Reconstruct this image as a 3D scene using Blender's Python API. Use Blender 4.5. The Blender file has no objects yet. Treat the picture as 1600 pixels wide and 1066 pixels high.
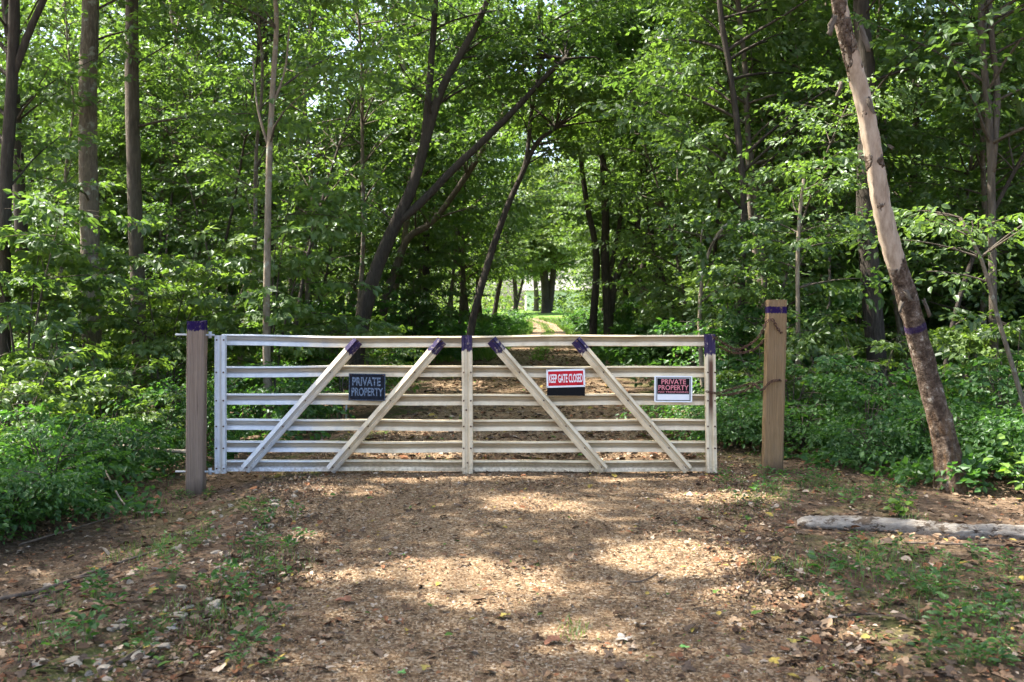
import bpy, math
import numpy as np
from mathutils import Vector, Matrix

R = np.random.default_rng(11)
scene = bpy.context.scene
COL = scene.collection

# ------------------------------------------------------------------ camera, sky, sun, exposure
FPX, HOR, CAMZ = 1450.0, 478.0, 1.55          # focal length in photo pixels, horizon row, eye height
cam_d = bpy.data.cameras.new('camera'); cam = bpy.data.objects.new('camera', cam_d); COL.objects.link(cam)
cam.location = (0, 0, CAMZ); cam.rotation_euler = (math.pi/2, 0, 0)
cam_d.sensor_width = 36.0; cam_d.lens = 36.0*FPX/1600.0; cam_d.shift_y = (HOR-533.0)/1600.0
cam_d.clip_start = 0.05; cam_d.clip_end = 3000
cam_d.dof.use_dof = True; cam_d.dof.focus_distance = 8.4; cam_d.dof.aperture_fstop = 3.6
scene.camera = cam

SUN = Vector((-0.50, 0.11, 0.86)).normalized()
SUNN = np.array(SUN)
world = bpy.data.worlds.new('World'); scene.world = world; world.use_nodes = True
wn = world.node_tree.nodes; wl = world.node_tree.links; wn.clear()
sky = wn.new('ShaderNodeTexSky'); sky.sky_type = 'NISHITA'; sky.sun_disc = False
sky.sun_elevation = math.asin(SUN.z); sky.sun_rotation = math.atan2(SUN.x, SUN.y)
sky.dust_density = 4.0; sky.ozone_density = 0.6; sky.air_density = 0.9
bg = wn.new('ShaderNodeBackground'); bg.inputs['Strength'].default_value = 0.125
wo = wn.new('ShaderNodeOutputWorld'); wl.new(sky.outputs[0], bg.inputs[0]); wl.new(bg.outputs[0], wo.inputs[0])
sun_d = bpy.data.lights.new('sun', 'SUN'); sun_d.energy = 5.0; sun_d.angle = math.radians(0.53); sun_d.color = (1.0, 0.93, 0.82)
sun_o = bpy.data.objects.new('sun', sun_d); COL.objects.link(sun_o)
sun_o.rotation_euler = SUN.to_track_quat('Z', 'Y').to_euler(); sun_o.location = SUN*60

vs = scene.view_settings
vs.view_transform = 'Standard'; vs.look = 'None'; vs.gamma = 1.0; vs.use_curve_mapping = False
vs.exposure = 2.4
scene.render.engine = 'CYCLES'
cy = scene.cycles
cy.use_denoising = True; cy.use_adaptive_sampling = True; cy.adaptive_threshold = 0.02
cy.max_bounces = 7; cy.diffuse_bounces = 5; cy.glossy_bounces = 2; cy.transmission_bounces = 4; cy.transparent_max_bounces = 4
cy.sample_clamp_indirect = 6.0

# ------------------------------------------------------------------ small helpers
def P(px, py, Y):
    return np.array([(px-800.0)/FPX*Y, Y, CAMZ-(py-HOR)/FPX*Y])

def gz(x, y):
    """terrain height"""
    x = np.asarray(x, float); y = np.asarray(y, float)
    c = drive_c(y)
    left = np.clip((-(x-c)-1.9)/1.0, 0, 1); left = left*left*(3-2*left)
    near = np.clip((30-y)/15, 0, 1)
    z = -0.15*left*near
    right = np.clip(((x-c)-2.6)/4, 0, 1)
    z = z + 0.10*right
    off = np.clip((np.abs(x-c)-1.2)/2.0, 0, 1)
    z = z + off*(0.025*np.sin(1.7*x+0.6*y)+0.03*np.sin(0.8*x-1.1*y+2))
    z = z + 0.010*np.sin(2.3*x+1.3*y)*np.cos(1.9*y-0.7*x)
    wide = np.clip((np.abs(x)-9)/20, 0, 1)
    z = z + wide*0.5*np.sin(0.13*x+0.11*y+1.0)
    far = np.clip((y-48)/42, 0, 1); far = far*far*(3-2*far)
    z = z + 0.80*far
    return z

def drive_c(y):
    return np.interp(y, [-20, 0, 4, 9, 13, 18, 33, 53, 64, 72, 82, 95], [-.6, -.1, 0.0, 0.05, .2, .3, 1.1, 2.1, 2.2, 1.2, -2.0, -8])

def drive_h(y):
    return np.interp(y, [-20, 4, 6, 8.5, 12, 18, 33, 60, 95], [1.6, 1.35, 1.5, 1.85, 1.65, 1.7, 1.35, 1.0, 1.0])

def mesh_np(name, V, quads=None, tris=None, attrs=None, matidx=None, smooth=False):
    me = bpy.data.meshes.new(name)
    V = np.ascontiguousarray(V, dtype=np.float32)
    nq = 0 if quads is None else len(quads); nt = 0 if tris is None else len(tris)
    parts = []
    if nq: parts.append(np.asarray(quads, np.int32).ravel())
    if nt: parts.append(np.asarray(tris, np.int32).ravel())
    loops = np.concatenate(parts)
    starts = np.concatenate([np.arange(nq)*4, nq*4+np.arange(nt)*3]).astype(np.int32)
    me.vertices.add(len(V)); me.vertices.foreach_set('co', V.ravel())
    me.loops.add(len(loops)); me.loops.foreach_set('vertex_index', loops)
    me.polygons.add(nq+nt); me.polygons.foreach_set('loop_start', starts)
    if matidx is not None: me.polygons.foreach_set('material_index', np.asarray(matidx, np.int32))
    me.update(calc_edges=True)
    me.polygons.foreach_set('use_smooth', np.full(nq+nt, bool(smooth)))
    if attrs:
        for k, a in attrs.items():
            at = me.attributes.new(k, 'FLOAT', 'POINT'); at.data.foreach_set('value', np.asarray(a, np.float32))
    return me

class Geo:
    """collects numpy pieces into one mesh"""
    def __init__(s): s.V = []; s.Q = []; s.T = []; s.A = {}; s.n = 0; s.mq = []; s.mt = []
    def add(s, V, quads=None, tris=None, mat=0, **attrs):
        V = np.asarray(V, float).reshape(-1, 3)
        if quads is not None and len(quads):
            s.Q.append(np.asarray(quads)+s.n); s.mq.append(np.full(len(quads), mat))
        if tris is not None and len(tris):
            s.T.append(np.asarray(tris)+s.n); s.mt.append(np.full(len(tris), mat))
        for k in set(list(s.A)+list(attrs)):
            if k not in s.A: s.A[k] = [np.zeros(s.n)]
            a = attrs.get(k, 0.0)
            s.A[k].append(np.broadcast_to(np.asarray(a, float), (len(V),)))
        s.V.append(V); s.n += len(V)
        return s
    def mesh(s, name, smooth=False, origin=None):
        V = np.concatenate(s.V)
        if origin is not None: V = V-np.asarray(origin)
        Q = np.concatenate(s.Q) if s.Q else None; T = np.concatenate(s.T) if s.T else None
        mi = np.concatenate(s.mq+s.mt)
        return mesh_np(name, V, Q, T, {k: np.concatenate(a) for k, a in s.A.items()}, mi, smooth)

def tag(o, label=None, cat=None, group=None, kind=None):
    if label: o['label'] = label
    if cat: o['category'] = cat
    if group: o['group'] = group
    if kind: o['kind'] = kind
    return o

def link(name, me, mats, parent=None, loc=(0, 0, 0), rot=None):
    o = bpy.data.objects.new(name, me); COL.objects.link(o)
    for m in (mats if isinstance(mats, (list, tuple)) else [mats]):
        if me is not None and len(me.materials) < (len(mats) if isinstance(mats, (list, tuple)) else 1): me.materials.append(m)
    o.location = loc
    if rot is not None: o.rotation_euler = rot
    if parent is not None: o.parent = parent
    return o

def empty(name, loc, rz=0.0):
    o = bpy.data.objects.new(name, None); COL.objects.link(o); o.location = loc; o.rotation_euler = (0, 0, rz); o.empty_display_size = 0.2
    return o

def copy_tree(root, loc, rz, s):
    r = root.copy(); COL.objects.link(r); r.location = loc; r.rotation_euler = (0, 0, rz); r.scale = (s, s, s)
    for ch in root.children:
        c = ch.copy(); COL.objects.link(c); c.parent = r
        for g in ch.children:
            d = g.copy(); COL.objects.link(d); d.parent = c
    return r

def box_np(cx, cy, cz, sx, sy, sz):
    v = np.array([[x, y, z] for x in (-.5, .5) for y in (-.5, .5) for z in (-.5, .5)])*[sx, sy, sz]+[cx, cy, cz]
    q = [[0, 1, 3, 2], [4, 6, 7, 5], [0, 4, 5, 1], [2, 3, 7, 6], [0, 2, 6, 4], [1, 5, 7, 3]]
    return v, q

def catmull(pts, n):
    pts = np.asarray(pts, float)
    if len(pts) == 2:
        t = np.linspace(0, 1, n)[:, None]; return pts[0]*(1-t)+pts[1]*t
    p = np.vstack([2*pts[0]-pts[1], pts, 2*pts[-1]-pts[-2]])
    seg = len(pts)-1
    u = np.linspace(0, seg-1e-6, n); i = u.astype(int); t = (u-i)[:, None]
    a, b, c, d = p[i], p[i+1], p[i+2], p[i+3]
    return 0.5*((2*b)+(-a+c)*t+(2*a-5*b+4*c-d)*t**2+(-a+3*b-3*c+d)*t**3)

def tube_np(pts, radii, sides=8, rough=0.0, cap=True, seed=0):
    """returns V, quads, tris, along (metres)"""
    pts = np.asarray(pts, float); n = len(pts)
    radii = np.broadcast_to(np.asarray(radii, float), (n,))
    tan = np.gradient(pts, axis=0); tan /= np.linalg.norm(tan, axis=1)[:, None]+1e-9
    ref = np.array([1.0, 0.13, 0.07]) if abs(tan[:, 2]).mean() > 0.6 else np.array([0.05, 0.1, 1.0])
    e1 = np.cross(tan, ref); e1 /= np.linalg.norm(e1, axis=1)[:, None]+1e-9
    e2 = np.cross(tan, e1)
    ang = np.linspace(0, 2*np.pi, sides, endpoint=False)
    rr = radii[:, None]*np.ones(sides)[None]
    if rough:
        g = np.random.default_rng(seed)
        ph = g.uniform(0, 6.28, 6)
        s = np.linspace(0, min(n, 40), n)[:, None]
        rr = rr*(1+rough*(0.5*np.sin(3*ang[None]+ph[0]+0.15*s)+0.4*np.sin(5*ang[None]+ph[1]-0.22*s)+0.5*np.sin(0.5*s+ph[2]+ang[None])+g.normal(0, 0.45, (n, sides))))
    V = pts[:, None]+rr[..., None]*(np.cos(ang)[None, :, None]*e1[:, None]+np.sin(ang)[None, :, None]*e2[:, None])
    idx = np.arange(n*sides).reshape(n, sides)
    a = idx[:-1]; b = np.roll(idx, -1, 1)[:-1]; c = np.roll(idx, -1, 1)[1:]; d = idx[1:]
    Q = np.stack([a, b, c, d], -1).reshape(-1, 4)
    al = np.concatenate([[0], np.cumsum(np.linalg.norm(np.diff(pts, axis=0), axis=1))])
    V = V.reshape(-1, 3); along = np.repeat(al, sides)
    T = []
    if cap:
        V = np.vstack([V, pts[0], pts[-1]]); k = n*sides; along = np.concatenate([along, [0, al[-1]]])
        i = np.arange(sides); j = (i+1) % sides
        T = np.vstack([np.stack([np.full(sides, k), j, i], 1), np.stack([np.full(sides, k+1), idx[-1][i], idx[-1][j]], 1)])
    return V, Q, T, along

# ------------------------------------------------------------------ materials
def new_mat(name):
    m = bpy.data.materials.new(name); m.use_nodes = True
    nt = m.node_tree; nt.nodes.clear()
    out = nt.nodes.new('ShaderNodeOutputMaterial')
    return m, nt, out
def N(nt, t, **kw):
    n = nt.nodes.new(t)
    for k, v in kw.items():
        if k in n.inputs.keys() if isinstance(k, str) else False: n.inputs[k].default_value = v
        else: setattr(n, k, v)
    return n
def ramp(nt, fac, stops, interp='LINEAR'):
    n = nt.nodes.new('ShaderNodeValToRGB'); n.color_ramp.interpolation = interp
    el = n.color_ramp.elements
    while len(el) < len(stops): el.new(0.5)
    for e, (p, c) in zip(el, stops): e.position = p; e.color = (*c, 1) if len(c) == 3 else c
    nt.links.new(fac, n.inputs[0]); return n.outputs[0]
def attr(nt, name):
    n = nt.nodes.new('ShaderNodeAttribute'); n.attribute_name = name; return n.outputs['Fac']
def noise(nt, scale, detail=4, rough=0.55, vec=None, mapscale=None, coord='Object'):
    n = nt.nodes.new('ShaderNodeTexNoise'); n.inputs['Scale'].default_value = scale; n.inputs['Detail'].default_value = detail; n.inputs['Roughness'].default_value = rough
    if vec is None:
        tc = nt.nodes.new('ShaderNodeTexCoord'); vec = tc.outputs[coord]
    if mapscale:
        mp = nt.nodes.new('ShaderNodeMapping'); mp.inputs['Scale'].default_value = mapscale
        nt.links.new(vec, mp.inputs['Vector']); vec = mp.outputs[0]
    nt.links.new(vec, n.inputs['Vector']); return n.outputs['Fac']
def math_n(nt, op, a, b=None, clamp=False):
    n = nt.nodes.new('ShaderNodeMath'); n.operation = op; n.use_clamp = clamp
    for i, v in enumerate((a, b)):
        if v is None: continue
        if isinstance(v, (int, float)): n.inputs[i].default_value = v
        else: nt.links.new(v, n.inputs[i])
    return n.outputs[0]
def mix(nt, fac, a, b, blend='MIX'):
    n = nt.nodes.new('ShaderNodeMix'); n.data_type = 'RGBA'; n.blend_type = blend
    if isinstance(fac, (int, float)): n.inputs[0].default_value = fac
    else: nt.links.new(fac, n.inputs[0])
    for i, v in ((6, a), (7, b)):
        if isinstance(v, tuple): n.inputs[i].default_value = (*v, 1)
        else: nt.links.new(v, n.inputs[i])
    return n.outputs[2]
def bump(nt, h, strength=0.5, dist=0.02):
    n = nt.nodes.new('ShaderNodeBump'); n.inputs['Strength'].default_value = strength; n.inputs['Distance'].default_value = dist
    nt.links.new(h, n.inputs['Height']); return n.outputs[0]
def principled(nt, out, col, rough=0.8, normal=None, metallic=0.0, spec=0.3):
    b = nt.nodes.new('ShaderNodeBsdfPrincipled')
    if isinstance(col, tuple): b.inputs['Base Color'].default_value = (*col, 1)
    else: nt.links.new(col, b.inputs['Base Color'])
    if isinstance(rough, (int, float)): b.inputs['Roughness'].default_value = rough
    else: nt.links.new(rough, b.inputs['Roughness'])
    b.inputs['Metallic'].default_value = metallic; b.inputs['Specular IOR Level'].default_value = spec
    if normal is not None: nt.links.new(normal, b.inputs['Normal'])
    nt.links.new(b.outputs[0], out.inputs[0]); return b

def leaf_mat(name, dark, lightc, trans, yellow=0.0, gloss=0.03, tfac=0.46):
    m, nt, out = new_mat(name)
    r = attr(nt, 'rnd')
    oi = nt.nodes.new('ShaderNodeObjectInfo')
    f = math_n(nt, 'ADD', math_n(nt, 'MULTIPLY', r, 0.7), math_n(nt, 'MULTIPLY', oi.outputs['Random'], 0.3))
    stops = [(0.0, dark), (0.85, lightc)]
    if yellow: stops += [(1.0-yellow, lightc), (1.0, (0.32, 0.26, 0.03))]
    col = ramp(nt, f, stops)
    tcol = mix(nt, 1.0, col, trans, 'MULTIPLY')
    d = nt.nodes.new('ShaderNodeBsdfDiffuse'); nt.links.new(col, d.inputs[0])
    t = nt.nodes.new('ShaderNodeBsdfTranslucent'); nt.links.new(tcol, t.inputs[0])
    mx = nt.nodes.new('ShaderNodeMixShader'); mx.inputs[0].default_value = tfac
    nt.links.new(d.outputs[0], mx.inputs[1]); nt.links.new(t.outputs[0], mx.inputs[2])
    g = nt.nodes.new('ShaderNodeBsdfGlossy'); g.inputs['Roughness'].default_value = 0.45; g.inputs[0].default_value = (0.9, 0.95, 1, 1)
    mg = nt.nodes.new('ShaderNodeMixShader'); mg.inputs[0].default_value = gloss
    nt.links.new(mx.outputs[0], mg.inputs[1]); nt.links.new(g.outputs[0], mg.inputs[2])
    nt.links.new(mg.outputs[0], out.inputs[0])
    return m

def bark_mat(name, c0, c1, c2, vs_=(9, 9, 1.6), bstr=0.9, lichen=0.0):
    m, nt, out = new_mat(name)
    n1 = noise(nt, 3.2, 8, 0.68, mapscale=vs_)
    n2 = noise(nt, 1.1, 3, 0.5)
    col = ramp(nt, n1, [(0.3, c0), (0.5, c1), (0.7, c2)])
    col = mix(nt, ramp(nt, n2, [(0.35, (0, 0, 0)), (0.7, (.55, .55, .55))]), col, c2)
    if lichen:
        n3 = noise(nt, 7, 4, 0.6)
        col = mix(nt, ramp(nt, n3, [(0.60-lichen*.1, (0, 0, 0)), (0.66, (.8, .8, .8))]), col, (0.30, 0.32, 0.27))
    principled(nt, out, col, 0.92, bump(nt, n1, bstr, 0.03), spec=0.12)
    return m

M = {}
M['leaf'] = leaf_mat('leaf_green', (0.034, 0.075, 0.025), (0.110, 0.176, 0.050), (1.9, 2.0, 0.8))
M['leaf_far'] = leaf_mat('leaf_distant', (0.055, 0.100, 0.028), (0.150, 0.205, 0.055), (1.9, 2.0, 0.9), yellow=0.05)
M['leaf_low'] = leaf_mat('leaf_undergrowth', (0.022, 0.066, 0.019), (0.068, 0.146, 0.034), (1.8, 2.0, 0.8), gloss=0.022)
M['leaf_light'] = leaf_mat('leaf_light_green', (0.045, 0.090, 0.022), (0.125, 0.185, 0.045), (1.9, 2.0, 0.8), yellow=0.04)
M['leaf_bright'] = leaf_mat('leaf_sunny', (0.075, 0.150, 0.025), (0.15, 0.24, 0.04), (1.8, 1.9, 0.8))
M['grass'] = leaf_mat('grass_blade', (0.045, 0.10, 0.02), (0.12, 0.19, 0.045), (1.6, 1.7, 0.8), gloss=0.03)
M['bark'] = bark_mat('bark_brown', (0.030, 0.024, 0.019), (0.080, 0.065, 0.050), (0.15, 0.13, 0.105))
M['bark_dark'] = bark_mat('bark_dark', (0.018, 0.015, 0.013), (0.042, 0.035, 0.029), (0.085, 0.073, 0.06))
M['bark_grey'] = bark_mat('bark_grey', (0.045, 0.037, 0.029), (0.12, 0.098, 0.075), (0.215, 0.185, 0.145), (11, 11, 2.5), 0.9, 0.25)
M['bark_pale'] = bark_mat('bark_pale', (0.085, 0.068, 0.048), (0.19, 0.155, 0.112), (0.31, 0.26, 0.195), (8, 8, 2.5), 0.7, 0.2)

def litter_mat(name, stops):
    m, nt, out = new_mat(name)
    c = ramp(nt, attr(nt, 'rnd'), stops, 'CONSTANT')
    nz = noise(nt, 60, 3, 0.6)
    c = mix(nt, 0.5, c, ramp(nt, nz, [(0.3, (.55, .55, .55)), (0.7, (1.25, 1.25, 1.25))]), 'MULTIPLY')
    d = principled(nt, out, c, 0.85, spec=0.12)
    return m
M['litter'] = litter_mat('dead_leaf', [(0, (0.060, 0.036, 0.022)), (0.18, (0.105, 0.066, 0.040)), (0.38, (0.165, 0.105, 0.064)), (0.55, (0.21, 0.15, 0.098)), (0.66, (0.17, 0.078, 0.040)), (0.76, (0.085, 0.062, 0.046)), (0.89, (0.29, 0.235, 0.18)), (0.955, (0.26, 0.20, 0.05)), (0.98, (0.08, 0.14, 0.03))])

def gravel_mat():
    m, nt, out = new_mat('gravel_fines')
    tc = nt.nodes.new('ShaderNodeTexCoord')
    v = nt.nodes.new('ShaderNodeTexVoronoi'); v.inputs['Scale'].default_value = 75; nt.links.new(tc.outputs['Object'], v.inputs['Vector'])
    sep = nt.nodes.new('ShaderNodeSeparateColor'); nt.links.new(v.outputs['Color'], sep.inputs[0])
    c = ramp(nt, sep.outputs[0], [(0, (0.077, 0.048, 0.028)), (0.3, (0.142, 0.091, 0.051)), (0.6, (0.211, 0.143, 0.083)), (0.85, (0.291, 0.219, 0.144)), (1, (0.372, 0.309, 0.228))])
    n1 = noise(nt, 1.3, 6, 0.65)
    c = mix(nt, ramp(nt, n1, [(0.42, (0, 0, 0)), (0.72, (0.647, 0.626, 0.606))]), c, (0.105, 0.069, 0.041))
    n2 = noise(nt, 260, 3, 0.6)
    c = mix(nt, 0.35, c, ramp(nt, n2, [(0.3, (0.324, 0.313, 0.303)), (0.7, (1.4, 1.4, 1.4))]), 'MULTIPLY')
    h = math_n(nt, 'SUBTRACT', n2, v.outputs['Distance'])
    principled(nt, out, c, 0.9, bump(nt, h, 0.7, 0.012), spec=0.1)
    return m
M['gravel'] = gravel_mat()
M['pebble'] = litter_mat('pebble', [(0, (0.069, 0.043, 0.026)), (0.20, (0.122, 0.076, 0.041)), (0.40, (0.182, 0.119, 0.067)), (0.60, (0.243, 0.168, 0.099)), (0.78, (0.299, 0.223, 0.144)), (0.89, (0.380, 0.316, 0.243)), (0.95, (0.154, 0.078, 0.047))])

def ground_mat():
    m, nt, out = new_mat('forest_floor')
    n1 = noise(nt, 14, 8, 0.72)
    n2 = noise(nt, 0.9, 5, 0.6)
    n3 = noise(nt, 60, 4, 0.7)
    c = ramp(nt, n1, [(0.28, (0.040, 0.027, 0.018)), (0.46, (0.095, 0.064, 0.042)), (0.6, (0.155, 0.11, 0.076)), (0.75, (0.24, 0.19, 0.145))])
    moss = ramp(nt, n2, [(0.50, (0, 0, 0)), (0.62, (.75, .75, .75))])
    c = mix(nt, math_n(nt, 'MULTIPLY', moss, attr(nt, 'moss')), c, (0.075, 0.105, 0.022))
    c = mix(nt, 0.4, c, ramp(nt, n3, [(0.3, (.45, .45, .45)), (0.7, (1.4, 1.4, 1.4))]), 'MULTIPLY')
    principled(nt, out, c, 0.95, bump(nt, n3, 0.8, 0.02), spec=0.1)
    return m
M['ground'] = ground_mat()
def simple(name, col, rough=0.7, spec=0.3, nscale=0, namp=0.3, metallic=0.0):
    m, nt, out = new_mat(name)
    c = col; nrm = None
    if nscale:
        n = noise(nt, nscale, 5, 0.6)
        lo = tuple(v*(1-namp) for v in col); hi = tuple(min(1, v*(1+namp)) for v in col)
        c = ramp(nt, n, [(0.3, lo), (0.7, hi)]); nrm = bump(nt, n, 0.25, 0.01)
    principled(nt, out, c, rough, nrm, metallic, spec)
    return m
M['lawn'] = simple('mown_lawn', (0.10, 0.17, 0.035), 0.95, 0.1, 6, 0.35)
M['stone'] = simple('limestone', (0.31, 0.265, 0.205), 0.92, 0.12, 24, 0.45)
M['stick'] = simple('dead_wood', (0.11, 0.085, 0.065), 0.95, 0.1, 25, 0.5)
M['stick_pale'] = simple('bleached_wood', (0.33, 0.28, 0.22), 0.95, 0.1, 25, 0.3)
M['rust'] = simple('rusty_chain', (0.075, 0.038, 0.026), 0.8, 0.3, 60, 0.5)
M['steel'] = simple('galvanised_steel', (0.42, 0.44, 0.46), 0.45, 0.5, 30, 0.2)
PURPLE = (0.019, 0.009, 0.056)

def paint_mask(nt, limit_lo, limit_hi, wob=0.05, sx=60.0, sy=4.0):
    """1 where limit_lo < paint (m from the top) < limit_hi, ragged edge with drips"""
    p = attr(nt, 'paint')
    nz = noise(nt, 1.0, 3, 0.6, mapscale=(sx, sx, sy))
    q = math_n(nt, 'ADD', p, math_n(nt, 'MULTIPLY', math_n(nt, 'SUBTRACT', nz, 0.5), wob))
    hi = math_n(nt, 'MULTIPLY', math_n(nt, 'SUBTRACT', limit_hi, q), 120.0, True)
    lo = math_n(nt, 'MULTIPLY', math_n(nt, 'SUBTRACT', q, limit_lo), 120.0, True)
    wear = noise(nt, 22, 5, 0.7)
    wm = math_n(nt, 'MULTIPLY', math_n(nt, 'SUBTRACT', 0.72, wear), 6.0, True)
    return math_n(nt, 'MULTIPLY', math_n(nt, 'MULTIPLY', hi, lo), wm)

def gate_mat(name, paint=None, rusty=None):
    m, nt, out = new_mat(name)
    n1 = noise(nt, 5, 6, 0.65, mapscale=(1, 1, 1))
    n2 = noise(nt, 38, 4, 0.6)
    c = ramp(nt, n1, [(0.3, (0.46, 0.365, 0.23)), (0.5, (0.66, 0.555, 0.385)), (0.75, (0.75, 0.66, 0.49))])
    # left end of the gate: skylight put into the colour as a bluish white
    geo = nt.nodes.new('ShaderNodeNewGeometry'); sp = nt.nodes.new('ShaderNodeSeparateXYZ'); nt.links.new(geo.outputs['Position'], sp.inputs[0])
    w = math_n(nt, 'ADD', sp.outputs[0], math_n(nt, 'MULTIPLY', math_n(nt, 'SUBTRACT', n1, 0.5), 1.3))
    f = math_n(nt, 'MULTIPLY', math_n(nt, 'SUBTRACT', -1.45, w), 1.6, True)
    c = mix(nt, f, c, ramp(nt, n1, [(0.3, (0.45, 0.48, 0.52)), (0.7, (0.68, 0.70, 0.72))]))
    n3 = noise(nt, 3.0, 7, 0.75, mapscale=(6, 6, 2))
    c = mix(nt, ramp(nt, n3, [(0.62, (0, 0, 0)), (0.78, (.5, .5, .5))]), c, (0.20, 0.135, 0.085))
    c = mix(nt, 0.10, c, ramp(nt, n2, [(0.35, (.5, .5, .5)), (0.6, (1.2, 1.2, 1.2))]), 'MULTIPLY')
    c = mix(nt, math_n(nt, 'MULTIPLY', attr(nt, 'groove'), 0.62), c, (0.36, 0.28, 0.175))  # recess shade painted into the bar grooves as a darker tan
    if rusty:
        p = attr(nt, 'paint')
        r = ramp(nt, p, [(0.0, (0, 0, 0)), (rusty[0], (0, 0, 0)), (rusty[0]+.08, (1, 1, 1)), (rusty[1]-.2, (1, 1, 1)), (rusty[1], (0, 0, 0))])
        s = attr(nt, 'mid'); nr = noise(nt, 1, 3, 0.6, mapscale=(40, 40, 3))
        s2 = math_n(nt, 'MULTIPLY', math_n(nt, 'SUBTRACT', math_n(nt, 'ADD', s, math_n(nt, 'MULTIPLY', nr, 0.5)), 0.75), 4.0, True)
        c = mix(nt, math_n(nt, 'MULTIPLY', r, s2), c, (0.10, 0.045, 0.025))
    mud = math_n(nt, 'MULTIPLY', math_n(nt, 'SUBTRACT', 0.10, math_n(nt, 'ADD', sp.outputs[2], math_n(nt, 'MULTIPLY', math_n(nt, 'SUBTRACT', n2, 0.5), 0.35))), 9.0, True)
    c = mix(nt, math_n(nt, 'MULTIPLY', mud, 0.6), c, (0.17, 0.115, 0.07))
    if paint: c = mix(nt, paint_mask(nt, -1.0, paint, 0.10, 45, 5), c, PURPLE)
    principled(nt, out, c, 0.55, bump(nt, n1, 0.15, 0.01), spec=0.4)
    return m
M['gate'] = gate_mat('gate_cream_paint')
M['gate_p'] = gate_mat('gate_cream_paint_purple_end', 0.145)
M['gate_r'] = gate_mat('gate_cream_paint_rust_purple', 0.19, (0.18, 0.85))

def post_mat(name, tint, lo, hi, wob):
    m, nt, out = new_mat(name)
    n1 = noise(nt, 1.0, 6, 0.6, mapscale=(70, 70, 1.6))
    n2 = noise(nt, 3.0, 5, 0.6, mapscale=(3, 3, 1))
    w = nt.nodes.new('ShaderNodeTexWave'); w.inputs['Scale'].default_value = 9; w.inputs['Distortion'].default_value = 9; w.inputs['Detail'].default_value = 3; w.inputs['Detail Scale'].default_value = 1.2
    tc = nt.nodes.new('ShaderNodeTexCoord'); mp = nt.nodes.new('ShaderNodeMapping'); mp.inputs['Scale'].default_value = (2.2, 2.2, 0.16)
    nt.links.new(tc.outputs['Object'], mp.inputs[0]); nt.links.new(mp.outputs[0], w.inputs[0])
    g = math_n(nt, 'ADD', math_n(nt, 'MULTIPLY', n1, 0.6), math_n(nt, 'MULTIPLY', w.outputs['Fac'], 0.18))
    c = ramp(nt, g, [(0.2, tuple(v*0.68 for v in tint)), (0.5, tint), (0.8, tuple(v*1.25 for v in tint))])
    c = mix(nt, ramp(nt, n2, [(0.45, (0, 0, 0)), (0.75, (.6, .6, .6))]), c, tuple(v*0.8+0.03 for v in tint))
    p = attr(nt, 'paint')
    wet = math_n(nt, 'MULTIPLY', math_n(nt, 'SUBTRACT', math_n(nt, 'ADD', p, math_n(nt, 'MULTIPLY', n2, 0.35)), 1.60), 6.0, True)
    c = mix(nt, math_n(nt, 'MULTIPLY', wet, 0.8), c, (0.05, 0.038, 0.027))
    n4 = noise(nt, 1.0, 2, 0.5, mapscale=(26, 26, 0.9)); c = mix(nt, ramp(nt, n4, [(0.66, (0, 0, 0)), (0.70, (.85, .85, .85))]), c, tuple(v*0.25 for v in tint))
    n5 = noise(nt, 1.0, 1, 0.5, mapscale=(13, 13, 4)); c = mix(nt, ramp(nt, n5, [(0.72, (0, 0, 0)), (0.76, (.9, .9, .9))]), c, tuple(v*0.35 for v in tint))
    c = mix(nt, paint_mask(nt, lo, hi, wob, 55, 1.5), c, PURPLE)
    principled(nt, out, c, 0.92, bump(nt, g, 0.8, 0.018), spec=0.1)
    return m
M['post_l'] = post_mat('post_weathered_grey_brown', (0.265, 0.195, 0.148), -1, 0.088, 0.09)
M['post_r'] = post_mat('post_treated_pine', (0.235, 0.158, 0.085), 0.055, 0.125, 0.03)

# ------------------------------------------------------------------ foliage machinery
# unit sprays: a twig along +X with leaves, in the XY plane
def make_spray(g, n_main=9, subs=4):
    pos = []; d = []; tw = [((0, 0, 0), (0.5, 0, 0.03), (1, 0, -0.05))]
    for i in range(n_main):
        t = 0.12+0.88*i/(n_main-1); s = 1 if i % 2 else -1
        pos.append((t, 0.015*s, 0.06*math.sin(t*2.2)-0.05*t)); a = s*g.uniform(0.6, 1.15)*(1-0.5*t); d.append((math.cos(a), math.sin(a), g.uniform(-.25, .1)))
    for k in range(subs):
        t = 0.2+0.55*k/max(1, subs-1); s = 1 if k % 2 else -1; a0 = s*g.uniform(0.6, 0.95); L = g.uniform(0.3, 0.48)*(1.15-0.5*t)
        for j in range(5):
            u = (j+1)/5.0*L; sj = 1 if j % 2 else -1
            pos.append((t+u*math.cos(a0), u*math.sin(a0), -0.04*u)); a = a0+(sj*g.uniform(.5, 1.0) if j < 4 else 0); d.append((math.cos(a), math.sin(a), g.uniform(-.3, .1)))
    return np.array(pos), np.array(d)
SPRAYS = [make_spray(np.random.default_rng(100+i), 8+i % 3, 3+i % 3) for i in range(6)]

def unit(v): return v/(np.linalg.norm(v, axis=-1, keepdims=True)+1e-9)

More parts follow.
